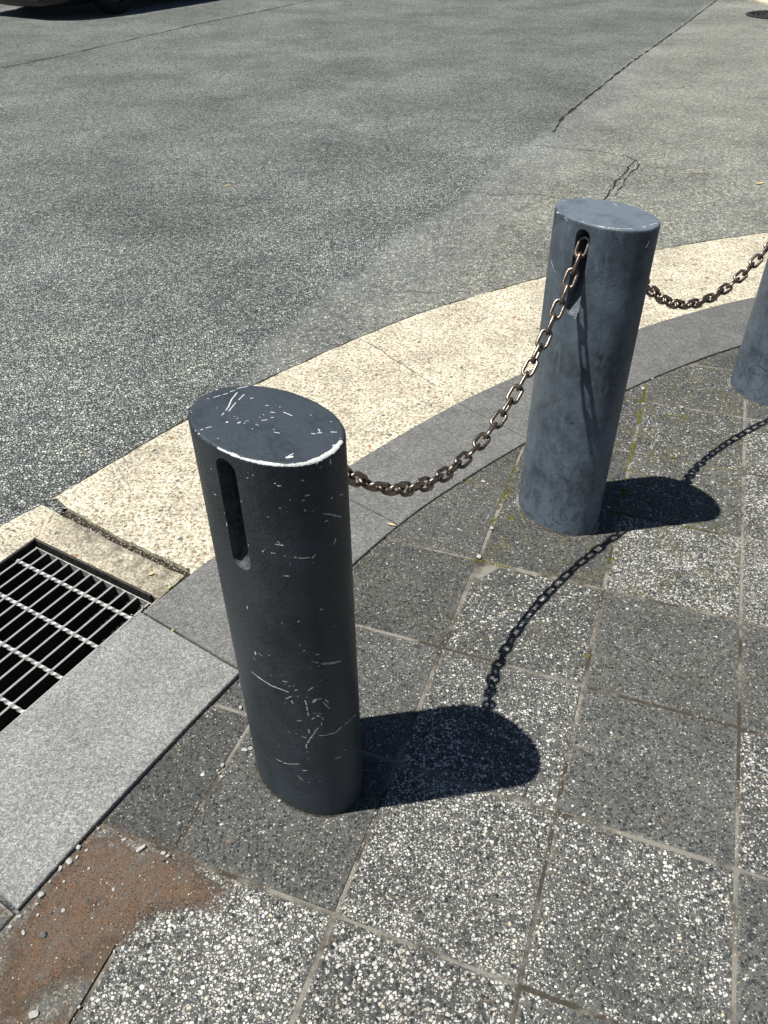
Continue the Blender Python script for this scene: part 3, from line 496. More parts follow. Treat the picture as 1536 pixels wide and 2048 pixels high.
strips('gutter_crack', [
    ([(-.084, 2.593), (-.045, 2.55), (-.006, 2.506), (.03, 2.44), (.079, 2.384), (.13, 2.31), (.174, 2.246)], .0068, .0035, 22, .008, .006),
], MAT['crack'])

_v, _f = [], []
_P = dense([(-.925, 1.68)]+GR0[1:]+[(-.47, 1.365)], .008)
for _i, (_x, _y) in enumerate(_P):
    for _k, (_o, _z) in enumerate(((.022, -.004), (.010, -.008), (.000, -.006), (-.010, -.001), (-.024, -.003))):
        _v.append((_x+.51*_o, _y+.86*_o, _z+.002*noise.noise(Vector((_x*90, _y*90, _k)))))
    if _i:
        for _k in range(4): _f.append((_i*5-5+_k, _i*5-5+_k+1, _i*5+_k+1, _i*5+_k))
tag(mesh('gutter_groove', _v, _f, MAT['groove']), kind='structure')

# ------------------------------------------------------------------ kerb stones (one run of flush granite kerb)
def arclen_pts(line, cuts):
    return cuts
def kerb():
    # joints given as (outer point on GK, inner point on KP)
    J = [((-1.4, -.112), (-1.13, -.27)), ((-1.13, .323), (-.868, .154)), ((-.849, .74), (-.607, .577)), ((-.557, 1.243), (-.3155, 1.0725)), ((-.180, 1.729), (.034, 1.543)), ((.234, 2.144), (.43, 1.931)), ((.690, 2.482), (.792, 2.218)), ((1.193, 2.783), (1.330, 2.537)), ((1.74, 3.01), (1.86, 2.757)), ((2.3, 3.185), (2.37, 2.91)), ((2.9, 3.32), (2.96, 3.03)), ((3.5, 3.41), (3.54, 3.12)), ((4.1, 3.47), (4.13, 3.18))]
    def between(line, a, b):
        arr = np.array(line); res = []
        def par(p):
            best = (1e9, 0)
            for i in range(len(arr)-1):
                d = arr[i+1]-arr[i]; u = np.clip(np.dot(np.array(p)-arr[i], d)/np.dot(d, d), 0, 1); q = arr[i]+u*d
                e = np.hypot(*(q-np.array(p)))
                if e < best[0]: best = (e, i+u)
            return best[1]
        pa, pb = par(a), par(b)
        ip = lambda t: tuple(arr[min(int(t), len(arr)-2)]+(t-min(int(t), len(arr)-2))*(arr[min(int(t), len(arr)-2)+1]-arr[min(int(t), len(arr)-2)]))
        return [ip(pa)]+[tuple(arr[i]) for i in range(len(arr)) if pa+.3 < i < pb-.3]+[ip(pb)]
    bm = bmesh.new(); tone = []; dirt = []
    tones = [.8, .8, 1.02, .68, .66, .64, .60, .56, .56, .56, .56, .56]
    gaps = [.0015, .0015, .0035, .0035, .0012, .0012, .0012, .0012, .0012, .0012, .0012, .0012, .0012]
    for i in range(len(J)-1):
        if i == 1: zt = .004
        a, b = J[i], J[i+1]
        outer = between(GKS, a[0], b[0]); inner = between(KPS, a[1], b[1])
        poly = outer+inner[::-1]                                       # clockwise from above
        c = sum((Vector(p) for p in poly), Vector((0, 0)))/len(poly)
        ga = gaps[i]; zt = .011 if i == 2 else .0065+.001*((i*7) % 3)/2
        # inset the two ends for the joint
        dirv = (Vector(b[0])-Vector(a[0])).normalized()
        P = []
        no = len(outer)
        for k, p in enumerate(poly):
            v = Vector(p)
            if k in (0, len(poly)-1): v += dirv*ga
            if k in (no-1, no): v -= dirv*(gaps[i+1])
            P.append(v)
        be = .0016
        top = []; low = []; bot = []
        n = len(P)
        for k in range(n):
            e1 = (P[k]-P[k-1]).normalized(); e2 = (P[(k+1) % n]-P[k]).normalized()
            n1 = Vector((e1.y, -e1.x)); n2 = Vector((e2.y, -e2.x)); nn = (n1+n2); nn = nn/max(.4, nn.length_squared/2) if nn.length else n1
            q = P[k]+nn*be
            top.append(bm.verts.new((q.x, q.y, zt))); low.append(bm.verts.new((P[k].x, P[k].y, zt-be))); bot.append(bm.verts.new((P[k].x, P[k].y, -.12)))
        f = bm.faces.new(top[::-1]); fs = [f]
        for k in range(n):
            j = (k+1) % n
            fs.append(bm.faces.new((top[k], top[j], low[j], low[k]))); fs.append(bm.faces.new((low[k], low[j], bot[j], bot[k])))
        tone += [tones[i]]*len(fs)
    # keep normals outward, triangulate the top n-gons
    lay = bm.faces.layers.float.new('tone')
    bm.faces.ensure_lookup_table()
    for f, t in zip(bm.faces, tone): f[lay] = t
    bmesh.ops.recalc_face_normals(bm, faces=bm.faces)
    bmesh.ops.triangulate(bm, faces=[f for f in bm.faces if len(f.verts) > 4])
    me = bpy.data.meshes.new('kerb'); bm.to_mesh(me); bm.free()
    o = link('kerb', me, MAT['granite']); tag(o, kind='structure')
kerb()

# ------------------------------------------------------------------ pavement of square slabs
GX, GY, GP, GA, S = 3.72098257*.3, 6.79160296*.3, -.36078452, 1.01463926, .3
cg, sg_ = math.cos(GP), math.sin(GP)
def grid(i, j):
    X, Y = -i*GA*S, -j*S
    return Vector((GX+cg*X-sg_*Y, GY+sg_*X+cg*Y))
WHITE = {(0, 0): .22, (0, 1): .16, (0, 2): .72, (0, 3): .07, (0, 4): .06, (0, 5): .36, (0, 6): .25, (-1, -1): .1, (-1, 0): .4, (-1, 1): .5, (-1, 2): .62, (-1, 3): .1, (-1, 4): .58, (-1, 5): .10, (-1, 6): .3, (1, 0): .12, (1, 1): .10, (1, 2): .08, (1, 3): .25, (1, 4): .42, (1, 5): .70, (1, 6): .62, (2, 1): .06, (2, 2): .07, (2, 3): .06, (2, 4): .10, (2, 5): .07, (2, 6): .78, (3, 4): .07, (3, 5): .08, (3, 6): .05, (0, -1): .12, (0, -2): .1}
TONE = {(0, 3): 1.0, (0, 4): 1.05, (2, 3): .82, (2, 4): 1.0, (2, 5): .95, (3, 5): .72, (1, 2): .85, (1, 1): .8, (0, 0): .85, (0, 1): .95, (3, 6): 1.3}
def clip_half(poly, p, nrm):
    out = []
    for k in range(len(poly)):
        a, b = poly[k], poly[(k+1) % len(poly)]; da = (a-p).dot(nrm); db = (b-p).dot(nrm)
        if da >= 0: out.append(a)
        if (da > 0) != (db > 0) and abs(da-db) > 1e-9: out.append(a+(b-a)*(da/(da-db)))
    return out
def pavement():
    mid = [((Vector(a)*.55+Vector(b)*.45)) for a, b in (((-1.4, -.112), (-1.13, -.27)), ((-.849, .74), (-.607, .577)), ((-.557, 1.243), (-.3155, 1.0725)), ((-.180, 1.729), (.034, 1.543)), ((.234, 2.144), (.43, 1.931)), ((.690, 2.482), (.792, 2.218)), ((1.193, 2.783), (1.330, 2.537)), ((1.74, 3.01), (1.86, 2.757)), ((2.3, 3.185), (2.37, 2.91)), ((2.9, 3.32), (2.96, 3.03)), ((4.1, 3.47), (4.13, 3.18)))]
    mid = [mid[0]-Vector((.518, .855))*3]+mid+[Vector((9, 3.4))]
    bm = bmesh.new(); uvl = bm.loops.layers.uv.new('uv')
    lw = bm.faces.layers.float.new('white'); lt = bm.faces.layers.float.new('tone'); lc = bm.faces.layers.float.new('coarse'); lm = bm.faces.layers.float.new('mossy')
    R = random.Random(11); gap = .0029
    for i in range(-14, 9):
        for j in range(-9, 17):
            gi = GA*S
            jx = [R.uniform(-.0018, .0018) for _ in range(4)]
            a, b, c, d = grid(i, j), grid(i+1, j), grid(i+1, j+1), grid(i, j+1)   # counterclockwise?
            P = [a, b, c, d]
            cen = sum(P, Vector((0, 0)))/4
            if sdist(np.array([cen.x]), np.array([cen.y]), [tuple(m) for m in mid])[0] < -.2: continue
            u = (b-a).normalized(); v = (d-a).normalized()
            P = [a+(u+v)*gap+u*jx[0], b+(-u+v)*gap+v*jx[1], c+(-u-v)*gap+u*jx[2], d+(u-v)*gap+v*jx[3]]
            for m0, m1 in zip(mid[:-1], mid[1:]):
                t = (m1-m0); L = t.length; t.normalize(); nr = Vector((t.y, -t.x)); s = (cen-m0).dot(t)
                if -.25 < s < L+.25 and abs((cen-m0).dot(nr)) < .6 and P: P = clip_half(P, m0, nr)
            if len(P) < 3: continue
            ar = sum(P[k].x*P[(k+1) % len(P)].y-P[(k+1) % len(P)].x*P[k].y for k in range(len(P)))
            if ar < 0: P = P[::-1]
            w = WHITE.get((i, j), R.choice((.06, .1, .12, .3, .45, .6))); w = w*.22 if w < .12 else w; tn = TONE.get((i, j), R.uniform(.82, 1.02))
            z0 = R.uniform(-.0012, .0012); tx, ty = R.uniform(-.004, .004), R.uniform(-.004, .004)
            n = len(P); be = .0022; rings = []
            for off, dz in ((be*1.6, 0), (be*.5, -.0008), (0, -.0028), (0, -.05)):
                ring = []
                for k in range(n):
                    e1 = (P[k]-P[k-1]).normalized(); e2 = (P[(k+1) % n]-P[k]).normalized()
                    n1 = Vector((-e1.y, e1.x)); n2 = Vector((-e2.y, e2.x)); nn = n1+n2; nn = nn/max(.5, nn.length_squared/2)
                    q = P[k]+nn*off; z = z0+dz+tx*(q.x-cen.x)+ty*(q.y-cen.y)
                    ring.append(bm.verts.new((q.x, q.y, z)))
                rings.append(ring)
            fs = [bm.faces.new(rings[0])]
            for r0, r1 in zip(rings[:-1], rings[1:]):
                for k in range(n):
                    m = (k+1) % n; fs.append(bm.faces.new((r0[k], r1[k], r1[m], r0[m])))
            mossy = 1.0 if (i in (0, 1) and j in (-1, 0, 1, 2)) else .35 if i <= 2 and j < 4 else .05
            for f in fs:
                f[lw] = w; f[lt] = tn; f[lc] = 1.0 if j >= 5 else .4 if j >= 3 else .15; f[lm] = mossy
                for l in f.loops:
                    q = Vector(l.vert.co.xy)-a; l[uvl].uv = (q.dot(u)/gi, q.dot(v)/S)
    me = bpy.data.meshes.new('pavement'); bm.to_mesh(me); bm.free()
    o = link('pavement', me, MAT['slab']); tag(o, kind='structure')
    # jointing under and between the slabs
    q = [tuple(m) for m in mid]+[(12, 3.4), (12, -6), (-6, -6)]
    slab_poly('joint_sand', q, -.0017, .03, MAT['joint'], 'structure')
pavement()

# ------------------------------------------------------------------ bollards
AX, BY, EXP, HT = .3784*.3, .2564*.3, 2.0935, 2.5833*.3
def perimeter(n):
    t = np.linspace(0, 2*np.pi, 4001); c, s = np.cos(t), np.sin(t)
    x = AX*np.sign(c)*np.abs(c)**(2/EXP); y = BY*np.sign(s)*np.abs(s)**(2/EXP)
    L = np.r_[0, np.cumsum(np.hypot(np.diff(x), np.diff(y)))]; u = np.linspace(0, L[-1], n, endpoint=False)
    return np.interp(u, L, x), np.interp(u, L, y)
def hashnoise(P, sc, seed):
    return np.array([noise.noise(Vector((p[0]*sc+seed, p[1]*sc, p[2]*sc))) for p in P])
def bollard(loc, rz, marks, smears, nside, nz, mat, label, seed, slot=True):
    root = empty('bollard', (loc[0], loc[1], 0), rz)
    tag(root, label, 'bollard', 'oval metal bollards along the kerb')
    px, py = perimeter(nside); nl = np.hypot(px, py)
    rb = .005; prof = [(0, -.03)]+[(0, z) for z in np.linspace(0.0, HT-rb, nz)]
    prof += [(rb*(1-math.cos(a)), HT-rb+rb*math.sin(a)) for a in np.linspace(0, math.pi/2, 6)[1:]]
    # outward normal of the section
    nx = np.roll(py, -1)-np.roll(py, 1); ny = -(np.roll(px, -1)-np.roll(px, 1)); q = np.hypot(nx, ny); nx, ny = nx/q, ny/q
    V = []
    for off, z in prof: V.append(np.stack([px-nx*off, py-ny*off, np.full(nside, z)], 1))
    x1, y1 = px-nx*rb, py-ny*rb
    nr = max(10, nside//5)
    for k in range(1, nr): 
        f = 1-k/nr; V.append(np.stack([x1*f, y1*f, np.full(nside, HT+.0003*(1-f*f))], 1))
    V = np.concatenate(V); nrow = len(V)//nside
    a = np.arange(nside); b = (a+1) % nside; Fs = []
    for r in range(nrow-1):
        Fs.append(np.stack([r*nside+a, r*nside+b, (r+1)*nside+b, (r+1)*nside+a], 1))
    Fs = np.concatenate(Fs).tolist(); top = len(V); V = np.vstack([V, [[0, 0, HT+.0003], [0, 0, -.03]]])
    Fs += [((nrow-1)*nside+i, (nrow-1)*nside+(i+1) % nside, top) for i in range(nside)]
    Fs += [((i+1) % nside, i, top+1) for i in range(nside)]
    me = bpy.data.meshes.new('post'); me.from_pydata(V.tolist(), [], Fs); me.update()
    o = link('post', me, mat, root)
    inner = MAT['inner_faded'] if mat is MAT['paint_faded'] else MAT['inner']
    if slot:
        # rounded slot right through the short axis
        w = .0168; z0, z1, xc = .581, .7625, .0035
        prof2 = [(xc+w*math.cos(t), z1-w+w*math.sin(t)) for t in np.linspace(0, math.pi, 17)]+[(xc+w*math.cos(t), z0+w+w*math.sin(t)) for t in np.linspace(math.pi, 2*math.pi, 17)]
        cb = bmesh.new(); v0 = [cb.verts.new((x, -.2, z)) for x, z in prof2]; v1 = [cb.verts.new((x, .2, z)) for x, z in prof2]
        cb.faces.new(v0); cb.faces.new(v1[::-1])
        for k in range(len(v0)): cb.faces.new((v0[k], v1[k], v1[(k+1) % len(v0)], v0[(k+1) % len(v0)]))
        bmesh.ops.recalc_face_normals(cb, faces=cb.faces)
        cm = bpy.data.meshes.new('cut'); cb.to_mesh(cm); cb.free(); co = bpy.data.objects.new('cut', cm); scene.collection.objects.link(co)
        co.parent = root
        md = o.modifiers.new('slot', 'BOOLEAN'); md.object = co; md.operation = 'DIFFERENCE'; md.solver = 'EXACT'
        bpy.context.view_layer.update(); dg = bpy.context.evaluated_depsgraph_get()
        nm = bpy.data.meshes.new_from_object(o.evaluated_get(dg)); o.modifiers.clear(); o.data = nm; nm.name = 'post'
        bpy.data.objects.remove(co)
        if not nm.materials: nm.materials.append(mat)
        me = nm; me.materials.append(inner)
        for pl in me.polygons:
            c = pl.center
            if .5 < c.z < HT-.009 and abs(c.x/AX)**EXP+abs(c.y/BY)**EXP < .95: pl.material_index = 1
    P = np.empty(len(me.vertices)*3, dtype=np.float32); me.vertices.foreach_get('co', P); P = P.reshape(-1, 3).astype(float)
    cnt = len(P)
    def paint(ml, soft):
        val = np.zeros(cnt)
        for w, pts in ml:
            pts = np.array(pts, float)/1000; w = max(w*.85, 1.45 if pts[:, 2].min() > .7745 else 1.75)/1000/2
            if len(pts) == 1: pts = np.vstack([pts, pts+[[.0004, .0004, 0]]])
            lo, hi = pts.min(0)-w*4, pts.max(0)+w*4
            sel = np.nonzero(((P >= lo) & (P <= hi)).all(1))[0]
            if not len(sel): continue
            Q = P[sel]; best = np.full(len(sel), 1e9)
            for A, B in zip(pts[:-1], pts[1:]):
                d = B-A; u = np.clip(((Q-A)@d)/max(d@d, 1e-12), 0, 1); best = np.minimum(best, np.linalg.norm(Q-A-u[:, None]*d, axis=1))
            val[sel] = np.maximum(val[sel], np.clip(1-(best-w*(1-soft))/(w*2*soft), 0, 1))
        return val
    chip = paint(marks, .5); sm = paint(smears, .8)
    # polished bright line on the top edge
    sm *= np.array([.55+.45*noise.noise(Vector((p[0]*260+seed, p[1]*260, p[2]*140))) if s > 0 else 0 for p, s in zip(P, sm)])
    low = np.clip(1-P[:, 2]/.5, 0, 1)
    fattr(me, 'chip', np.clip(chip, 0, 1)); fattr(me, 'smear', np.clip(sm, 0, 1)); fattr(me, 'low', low); fattr(me, 'top', np.clip((P[:, 2]-HT+.002)/.002, 0, 1))
    bm = bmesh.new(); bm.from_mesh(me)
    for f in bm.faces: f.smooth = True
    for e in bm.edges:
        if len(e.link_faces) == 2 and e.calc_face_angle(0) > math.radians(38): e.smooth = False
    bm.to_mesh(me); bm.free()
    Vc = []; Fc = []; m = 180; qx, qy = perimeter(m)
    for k in range(m):
        nn = Vector((qx[k]/AX**2, qy[k]/BY**2)).normalized(); wn = .0055+.005*noise.noise(Vector((qx[k]*40, qy[k]*40, seed*3)))
        for off, z in ((-.002, .0022), (wn*.6, .0014), (wn, -.004)): Vc.append((qx[k]+nn.x*off, qy[k]+nn.y*off, z+.0008*noise.noise(Vector((qx[k]*200, qy[k]*200, off*90)))))
    for k in range(m):
        j = (k+1) % m
        for q in range(2): Fc.append((3*k+q, 3*k+q+1, 3*j+q+1, 3*j+q))
    mesh('mortar_collar', Vc, Fc, MAT['dark_collar' if seed == 1 else 'joint'], root, True)
    # steel web across the inside of the slot that the chains are fixed to
    sec = [(-.0705, .574), (-.0695, .5825), (-.030, .652), (-.014, .70), (-.012, .768), (.012, .768), (.014, .70), (.030, .652), (.0695, .5825), (.0705, .574)]
    V = [(x, y, z) for x in (-.0137, .0207) for y, z in sec]; m = len(sec)
    Fs = [tuple(range(m)), tuple(range(2*m-1, m-1, -1))]+[(k, k+m, (k+1) % m+m, (k+1) % m) for k in range(m)]
    w = mesh('slot_web', V, Fs, None, root); w.data.materials.append(inner)
    return root
def tube(path, r, n, closed=False):
    V = []; Fs = []; m = len(path)
    prev = None
    for i, p in enumerate(path):
        a = path[i-1] if (i or closed) else path[0]; b = path[(i+1) % m] if (i < m-1 or closed) else path[-1]
        d = (b-a).normalized()
        x = prev-d*prev.dot(d) if prev else d.orthogonal(); x.normalize(); prev = x; y = d.cross(x)
        for k in range(n):
            t = 2*math.pi*k/n; V.append(p+x*math.cos(t)*r+y*math.sin(t)*r)
    for i in range(m if closed else m-1):
        j = (i+1) % m
        for k in range(n): Fs.append((i*n+k, i*n+(k+1) % n, j*n+(k+1) % n, j*n+k))
    if not closed:
        Fs.append(tuple(range(n))[::-1]); Fs.append(tuple((m-1)*n+k for k in range(n)))
    return V, Fs
POS = [((-.49306*.3, 2.77958*.3), -.662026), ((1.521489*.3, 5.305335*.3), -.845), ((4.105485*.3, 7.294975*.3), -1.005584)]
bollard(*POS[0], B1, [], 460, 470, MAT['paint'], 'dark oval bollard nearest the drain, scratched, its top edge chipped white', 1)
bollard(*POS[1], B2W, B2, 300, 330, MAT['paint_faded'], 'faded blue grey middle bollard with scuffed lower side and a chain in its slot', 2)
bollard(*POS[2], [], B3, 220, 240, MAT['paint_faded'], 'pale dusty bollard at the right edge with dark smears near its foot', 3)

# ------------------------------------------------------------------ chains
PITCH = .0322; WIRE = .0039; HALF_W = .0103
def link_mesh():
    hl = PITCH/2+WIRE*.92; path = []             # centre line of the oval
    r = HALF_W; s = hl-r
    for k in range(13):
        t = -math.pi/2+math.pi*k/12; path.append(Vector((s+r*math.cos(t), r*math.sin(t), 0)))
    for k in range(13):
        t = math.pi/2+math.pi*k/12; path.append(Vector((-s+r*math.cos(t), r*math.sin(t), 0)))
    V, Fs = tube(path, WIRE, 12, True)
    me = bpy.data.meshes.new('link'); me.from_pydata([tuple(v) for v in V], [], Fs); me.update()
    me.polygons.foreach_set('use_smooth', [True]*len(me.polygons)); me.materials.append(MAT['steel']); return me
LINK = link_mesh()
def chain(A, B, za, zb, a, label, roll0, roll1, seed):
    A, B = Vector(A), Vector(B); L = (B-A).length
    lo, hi = -5*L, 5*L
    for _ in range(80):
        m = (lo+hi)/2
        if a*(math.cosh((L-m)/a)-math.cosh(m/a))-(zb-za) > 0: lo = m
        else: hi = m
    N = 1500; P = []
    for i in range(N+1):
        x = L*i/N; q = A+(B-A)*i/N; P.append(Vector((q.x, q.y, za+a*(math.cosh((x-m)/a)-math.cosh(m/a)))))
    s = [0]
    for i in range(N): s.append(s[-1]+(P[i+1]-P[i]).length)
    n = int(round(s[-1]/PITCH)); pit = s[-1]/n
    root = empty('chain', P[0]); tag(root, label, 'chain', 'steel chains hung between the bollards')
    R = random.Random(seed)
    at = lambda t: P[min(N, int(np.searchsorted(s, t)))]
    side = Vector((-(B-A).y, (B-A).x, 0)).normalized()
    for k in range(n):
        p0, p1 = at(k*pit), at((k+1)*pit); x = (p1-p0).normalized(); up = side.cross(x)*-1; up.normalize(); y = x.cross(up)*-1
        f = k/n; roll = math.radians(roll0+(roll1-roll0)*f+R.uniform(-15, 15))+(math.pi/2 if k % 2 else 0)
        yy = side*math.cos(roll)+up*math.sin(roll); zz = x.cross(yy)
        Mx = Matrix((x, yy, zz)).transposed().to_4x4(); Mx.translation = (p0+p1)/2-P[0]
        o = bpy.data.objects.new('link', LINK); scene.collection.objects.link(o); o.parent = root; o.matrix_local = Mx
    return root
chain((-.1098, .8802), (.4107, 1.5513), .7215, .7381, .4092*.8493, 'rusty brown steel chain sagging from the scratched nearest bollard to the middle bollard', 48, 8, 3)
chain((.5029, 1.6296), (1.1824, 2.1541), .7207, .7381, .4362*.858, 'steel chain running from the middle bollard to the bollard at the right edge', 40, 20, 5)

# ------------------------------------------------------------------ drain grate
def bevbox(name, o, ax, ay, az, lx, ly, lz, mat, parent, be):
    V, Fs = [], []; box(V, Fs, o, ax, ay, az, lx, ly, lz)
    me = bpy.data.meshes.new(name); me.from_pydata([tuple(v) for v in V], [], Fs)
    bm = bmesh.new(); bm.from_mesh(me); bmesh.ops.bevel(bm, geom=bm.edges[:], offset=be, segments=2, affect='EDGES', profile=.5); bm.to_mesh(me); bm.free()
    return link(name, me, mat, parent)
def drain():
    U = Vector((-PU.x, -PU.y, 0)); Wv = Vector((PV.x, PV.y, 0)); Z = Vector((0, 0, 1))     # U runs toward the viewer
    O = Vector((P0.x, P0.y, 0))
    V, Fs = [], []                                                     # pit shell
    d = .62; c = [O, O+Wv*PW, O+Wv*PW+U*PL, O+U*PL]
    V = [v+Z*-.004 for v in c]+[v-Z*d for v in c]
    Fs = [(i, (i+1) % 4, (i+1) % 4+4, i+4) for i in range(4)]+[(4, 5, 6, 7)]
    p = mesh('drain_pit', V, Fs, MAT['pit']); tag(p, kind='structure')
    root = empty('drain_grate', O+Wv*.2+U*.25)
    tag(root, 'galvanised steel drain grate of parallel bars in a dark frame beside the granite kerb', 'drain grate')
    off = -(O+Wv*.2+U*.25)
    def bb(name, o, lx, ly, lz, mat, be, ax=U, ay=Wv, az=Z): return bevbox(name, o+off, ax, ay, az, lx, ly, lz, mat, root, be)
    # frame: angle iron on three sides
    bb('frame', O-Z*.040, PL, .007, .046, MAT['iron'], .0012)
    bb('frame', O+Wv*.0075-Z*.040, .006, .395, .0445, MAT['iron'], .0012)
    bb('frame', O+Wv*.0075+U*(PL-.007)-Z*.040, .0065, PW-.012, .044, MAT['iron'], .0012)
    bb('frame_ledge', O+Wv*.0075+U*.0065-Z*.046, .018, PW-.02, .005, MAT['iron'], .001)
    # bearing bars
    st, n, pit = .0165, 11, .0385; top = -.004; y0 = .0255
    for k in range(n):
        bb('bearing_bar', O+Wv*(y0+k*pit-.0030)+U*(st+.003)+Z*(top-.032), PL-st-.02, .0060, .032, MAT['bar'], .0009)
    bb('end_bar', O+Wv*(y0-.006)+U*st+Z*(top-.0325), .0027, (n-1)*pit+.012, .0318, MAT['zinc'], .0008)
    bb('end_bar', O+Wv*(y0-.006)+U*(PL-.0165)+Z*(top-.0325), .0027, (n-1)*pit+.012, .0318, MAT['zinc'], .0008)
    # twisted square cross rods
    for m in range(6):
        u = st+.060+.1*m; L = (n-1)*pit+.008; N = 150; Vr, Fr = [], []
        o = O+Wv*(y0-.004)+U*u+Z*(top-.0012)+off
        for i in range(N+1):
            x = L*i/N; a = x/.0385*math.pi*1.0+.6
            for q in range(4):
                t = a+q*math.pi/2; r = .0048; Vr.append(o+Wv*x+U*math.cos(t)*r+Z*math.sin(t)*r)
            if i:
                for q in range(4): Fr.append(((i-1)*4+q, (i-1)*4+(q+1) % 4, i*4+(q+1) % 4, i*4+q))
        Fr += [(0, 1, 2, 3), tuple(N*4+q for q in (3, 2, 1, 0))]
        # weld beads where the rod meets each bar
        for k in range(n):
            ctr = o+Wv*(k*pit+.004)
            for sx in (-1, 1):
                b0 = len(Vr); rr = .0042
                for la in range(1, 4):
                    for lo_ in range(8):
                        th, ph = math.pi*la/4, 2*math.pi*lo_/8
                        Vr.append(ctr+U*(sx*.0035+rr*math.sin(th)*math.cos(ph))+Wv*(rr*math.sin(th)*math.sin(ph))+Z*(.0012+rr*.55*math.cos(th)))
                for la in range(2):
                    for lo_ in range(8): Fr.append((b0+la*8+lo_, b0+(la+1)*8+lo_, b0+(la+1)*8+(lo_+1) % 8, b0+la*8+(lo_+1) % 8))
                Fr += [tuple(b0+q for q in range(8)), tuple(b0+16+q for q in range(7, -1, -1))]
        mesh('cross_rod', Vr, Fr, MAT['zinc'], root)
drain()

# ------------------------------------------------------------------ manhole cover across the road
def manhole():
    root = empty('manhole_cover', (4.70, 10.64, 0)); tag(root, 'dark round iron manhole cover set in the asphalt at the top right corner', 'manhole cover')
    n = 72
    def ring(r0, r1, z0, z1, name):
        V = []; Fs = []
        for k in range(n):
            c, s = math.cos(2*math.pi*k/n), math.sin(2*math.pi*k/n)
            V += [(r1*c, r1*s, 0), (r1*c, r1*s, z1), (r0*c, r0*s, z0), (r0*c, r0*s, 0)]
            j = (k+1) % n
            for q in range(3): Fs.append((4*k+q, 4*j+q, 4*j+q+1, 4*k+q+1))
        return mesh(name, V, Fs, MAT['iron'], root)
    ring(.345, .385, .012, .012, 'frame_ring')
    V = [(0, 0, .010)]; Fs = []
    for k in range(n): V.append((.338*math.cos(2*math.pi*k/n), .338*math.sin(2*math.pi*k/n), .010))
    for k in range(n): Fs.append((0, k+1, (k+1) % n+1))
    # raised studs in rings
    for r, m in ((.07, 6), (.13, 12), (.19, 18), (.25, 24), (.305, 30)):
        for k in range(m):
            t = 2*math.pi*k/m; cx, cy = r*math.cos(t), r*math.sin(t); d = Vector((math.cos(t+.7), math.sin(t+.7), 0)); e = Vector((-d.y, d.x, 0))
            box(V, Fs, Vector((cx, cy, .010)), d, e, Vector((0, 0, 1)), .036, .014, .006)
    mesh('lid', V, Fs, MAT['iron'], root)
manhole()

# ------------------------------------------------------------------ dirt, moss, pebbles, leaves
def in_poly(x, y, poly):
    r = False; j = len(poly)-1
    for i in range(len(poly)):
        xi, yi = poly[i]; xj, yj = poly[j]
        if (yi > y) != (yj > y) and x < (xj-xi)*(y-yi)/(yj-yi)+xi: r = not r
        j = i
    return r
def dirt():
    poly = [(-.52, .735), (-.47, .715), (-.383, .682), (-.33, .655), (-.275, .618), (-.285, .585), (-.345, .572), (-.392, .553), (-.43, .49), (-.50, .36), (-.56, .25), (-.80, .24), (-.70, .42), (-.612, .575)]
    x0, x1, y0, y1, st = -.82, -.26, .23, .76, .0035
    nx, ny = int((x1-x0)/st), int((y1-y0)/st)
    X, Y = np.meshgrid(np.linspace(x0, x1, nx), np.linspace(y0, y1, ny))
    D = sdist(X, Y, poly+[poly[0]]); V = []
    Z = np.zeros(X.shape); E = np.zeros(X.shape)
    for b in range(ny):
        for a in range(nx):
            x, y, d = X[b, a], Y[b, a], abs(D[b, a])
            ins = 1 if D[b, a] > 0 else -1
            m = noise.noise(Vector((x*22, y*22, 1)))*.020+noise.noise(Vector((x*70, y*70, 2)))*.008
            e = ins*d+m-.004
            fade = .0 if y > .5 else (.5-y)*.03                         # thins out toward the viewer
            h = max(-.006, min(1, e/.05)*.0014+.0018)
            h += noise.noise(Vector((x*55, y*55, 5)))*.0014+noise.noise(Vector((x*200, y*200, 7)))*.0007
            Z[b, a] = h; E[b, a] = e+.002-(.57-y)*.55*(y < .57)-max(0, -.45-x)*.10
    V = np.stack([X.ravel(), Y.ravel(), Z.ravel()], 1).tolist(); Fs = []
    for b in range(ny-1):
        for a in range(nx-1):
            if max(E[b, a], E[b+1, a+1], E[b, a+1]) > -.05: i = b*nx+a; Fs.append((i, i+1, i+nx+1, i+nx))
    o = mesh('dirt', V, Fs, MAT['dirt'], smooth=True); tag(o, kind='stuff'); fattr(o.data, 'edge', E.ravel())
dirt()
# grey rough slab under the dirt and the apron past the end of the kerb
def rough_patch():
    a, b, c, d = grid(3, 6), grid(4, 6), grid(4, 8), grid(3, 8)
    u = (b-a).normalized(); v = (d-a).normalized()
    P = [a+(u+v)*.004, b+v*.004+u*.2, c+u*.2, d+u*.004]
    nr = Vector((KP[1][0], KP[1][1]))-Vector((KP[2][0], KP[2][1])); nr.normalize(); n2 = Vector((-nr.y, nr.x))
    if (Vector((-.3, .5))-Vector(KP[2])).dot(n2) < 0: n2 = -n2
    P = clip_half(P, Vector(KP[2]), n2)
    slab_poly('rough_slab', [tuple(p) for p in P][::-1], .0022, .02, MAT['rough'], 'structure')
    A = [(-.612, .571), (-.849, .728), (-1.13, .323), (-.875, .158)]
    slab_poly('rough_slab', A, .0075, .03, MAT['rough'], 'structure')
rough_patch()
def blob(bm, c, r, squash, seed, sub=1, spike=.0):
    k = bmesh.ops.create_icosphere(bm, subdivisions=sub, radius=1)
    for v in k['verts']:
        n = noise.noise_vector(v.co*1.7+Vector((seed*3.1, seed, 0)))
        v.co = Vector((v.co.x*r*(1+.5*n.x), v.co.y*r*(1+.5*n.y), v.co.z*r*squash*(1+.6*n.z)))+Vector(c)
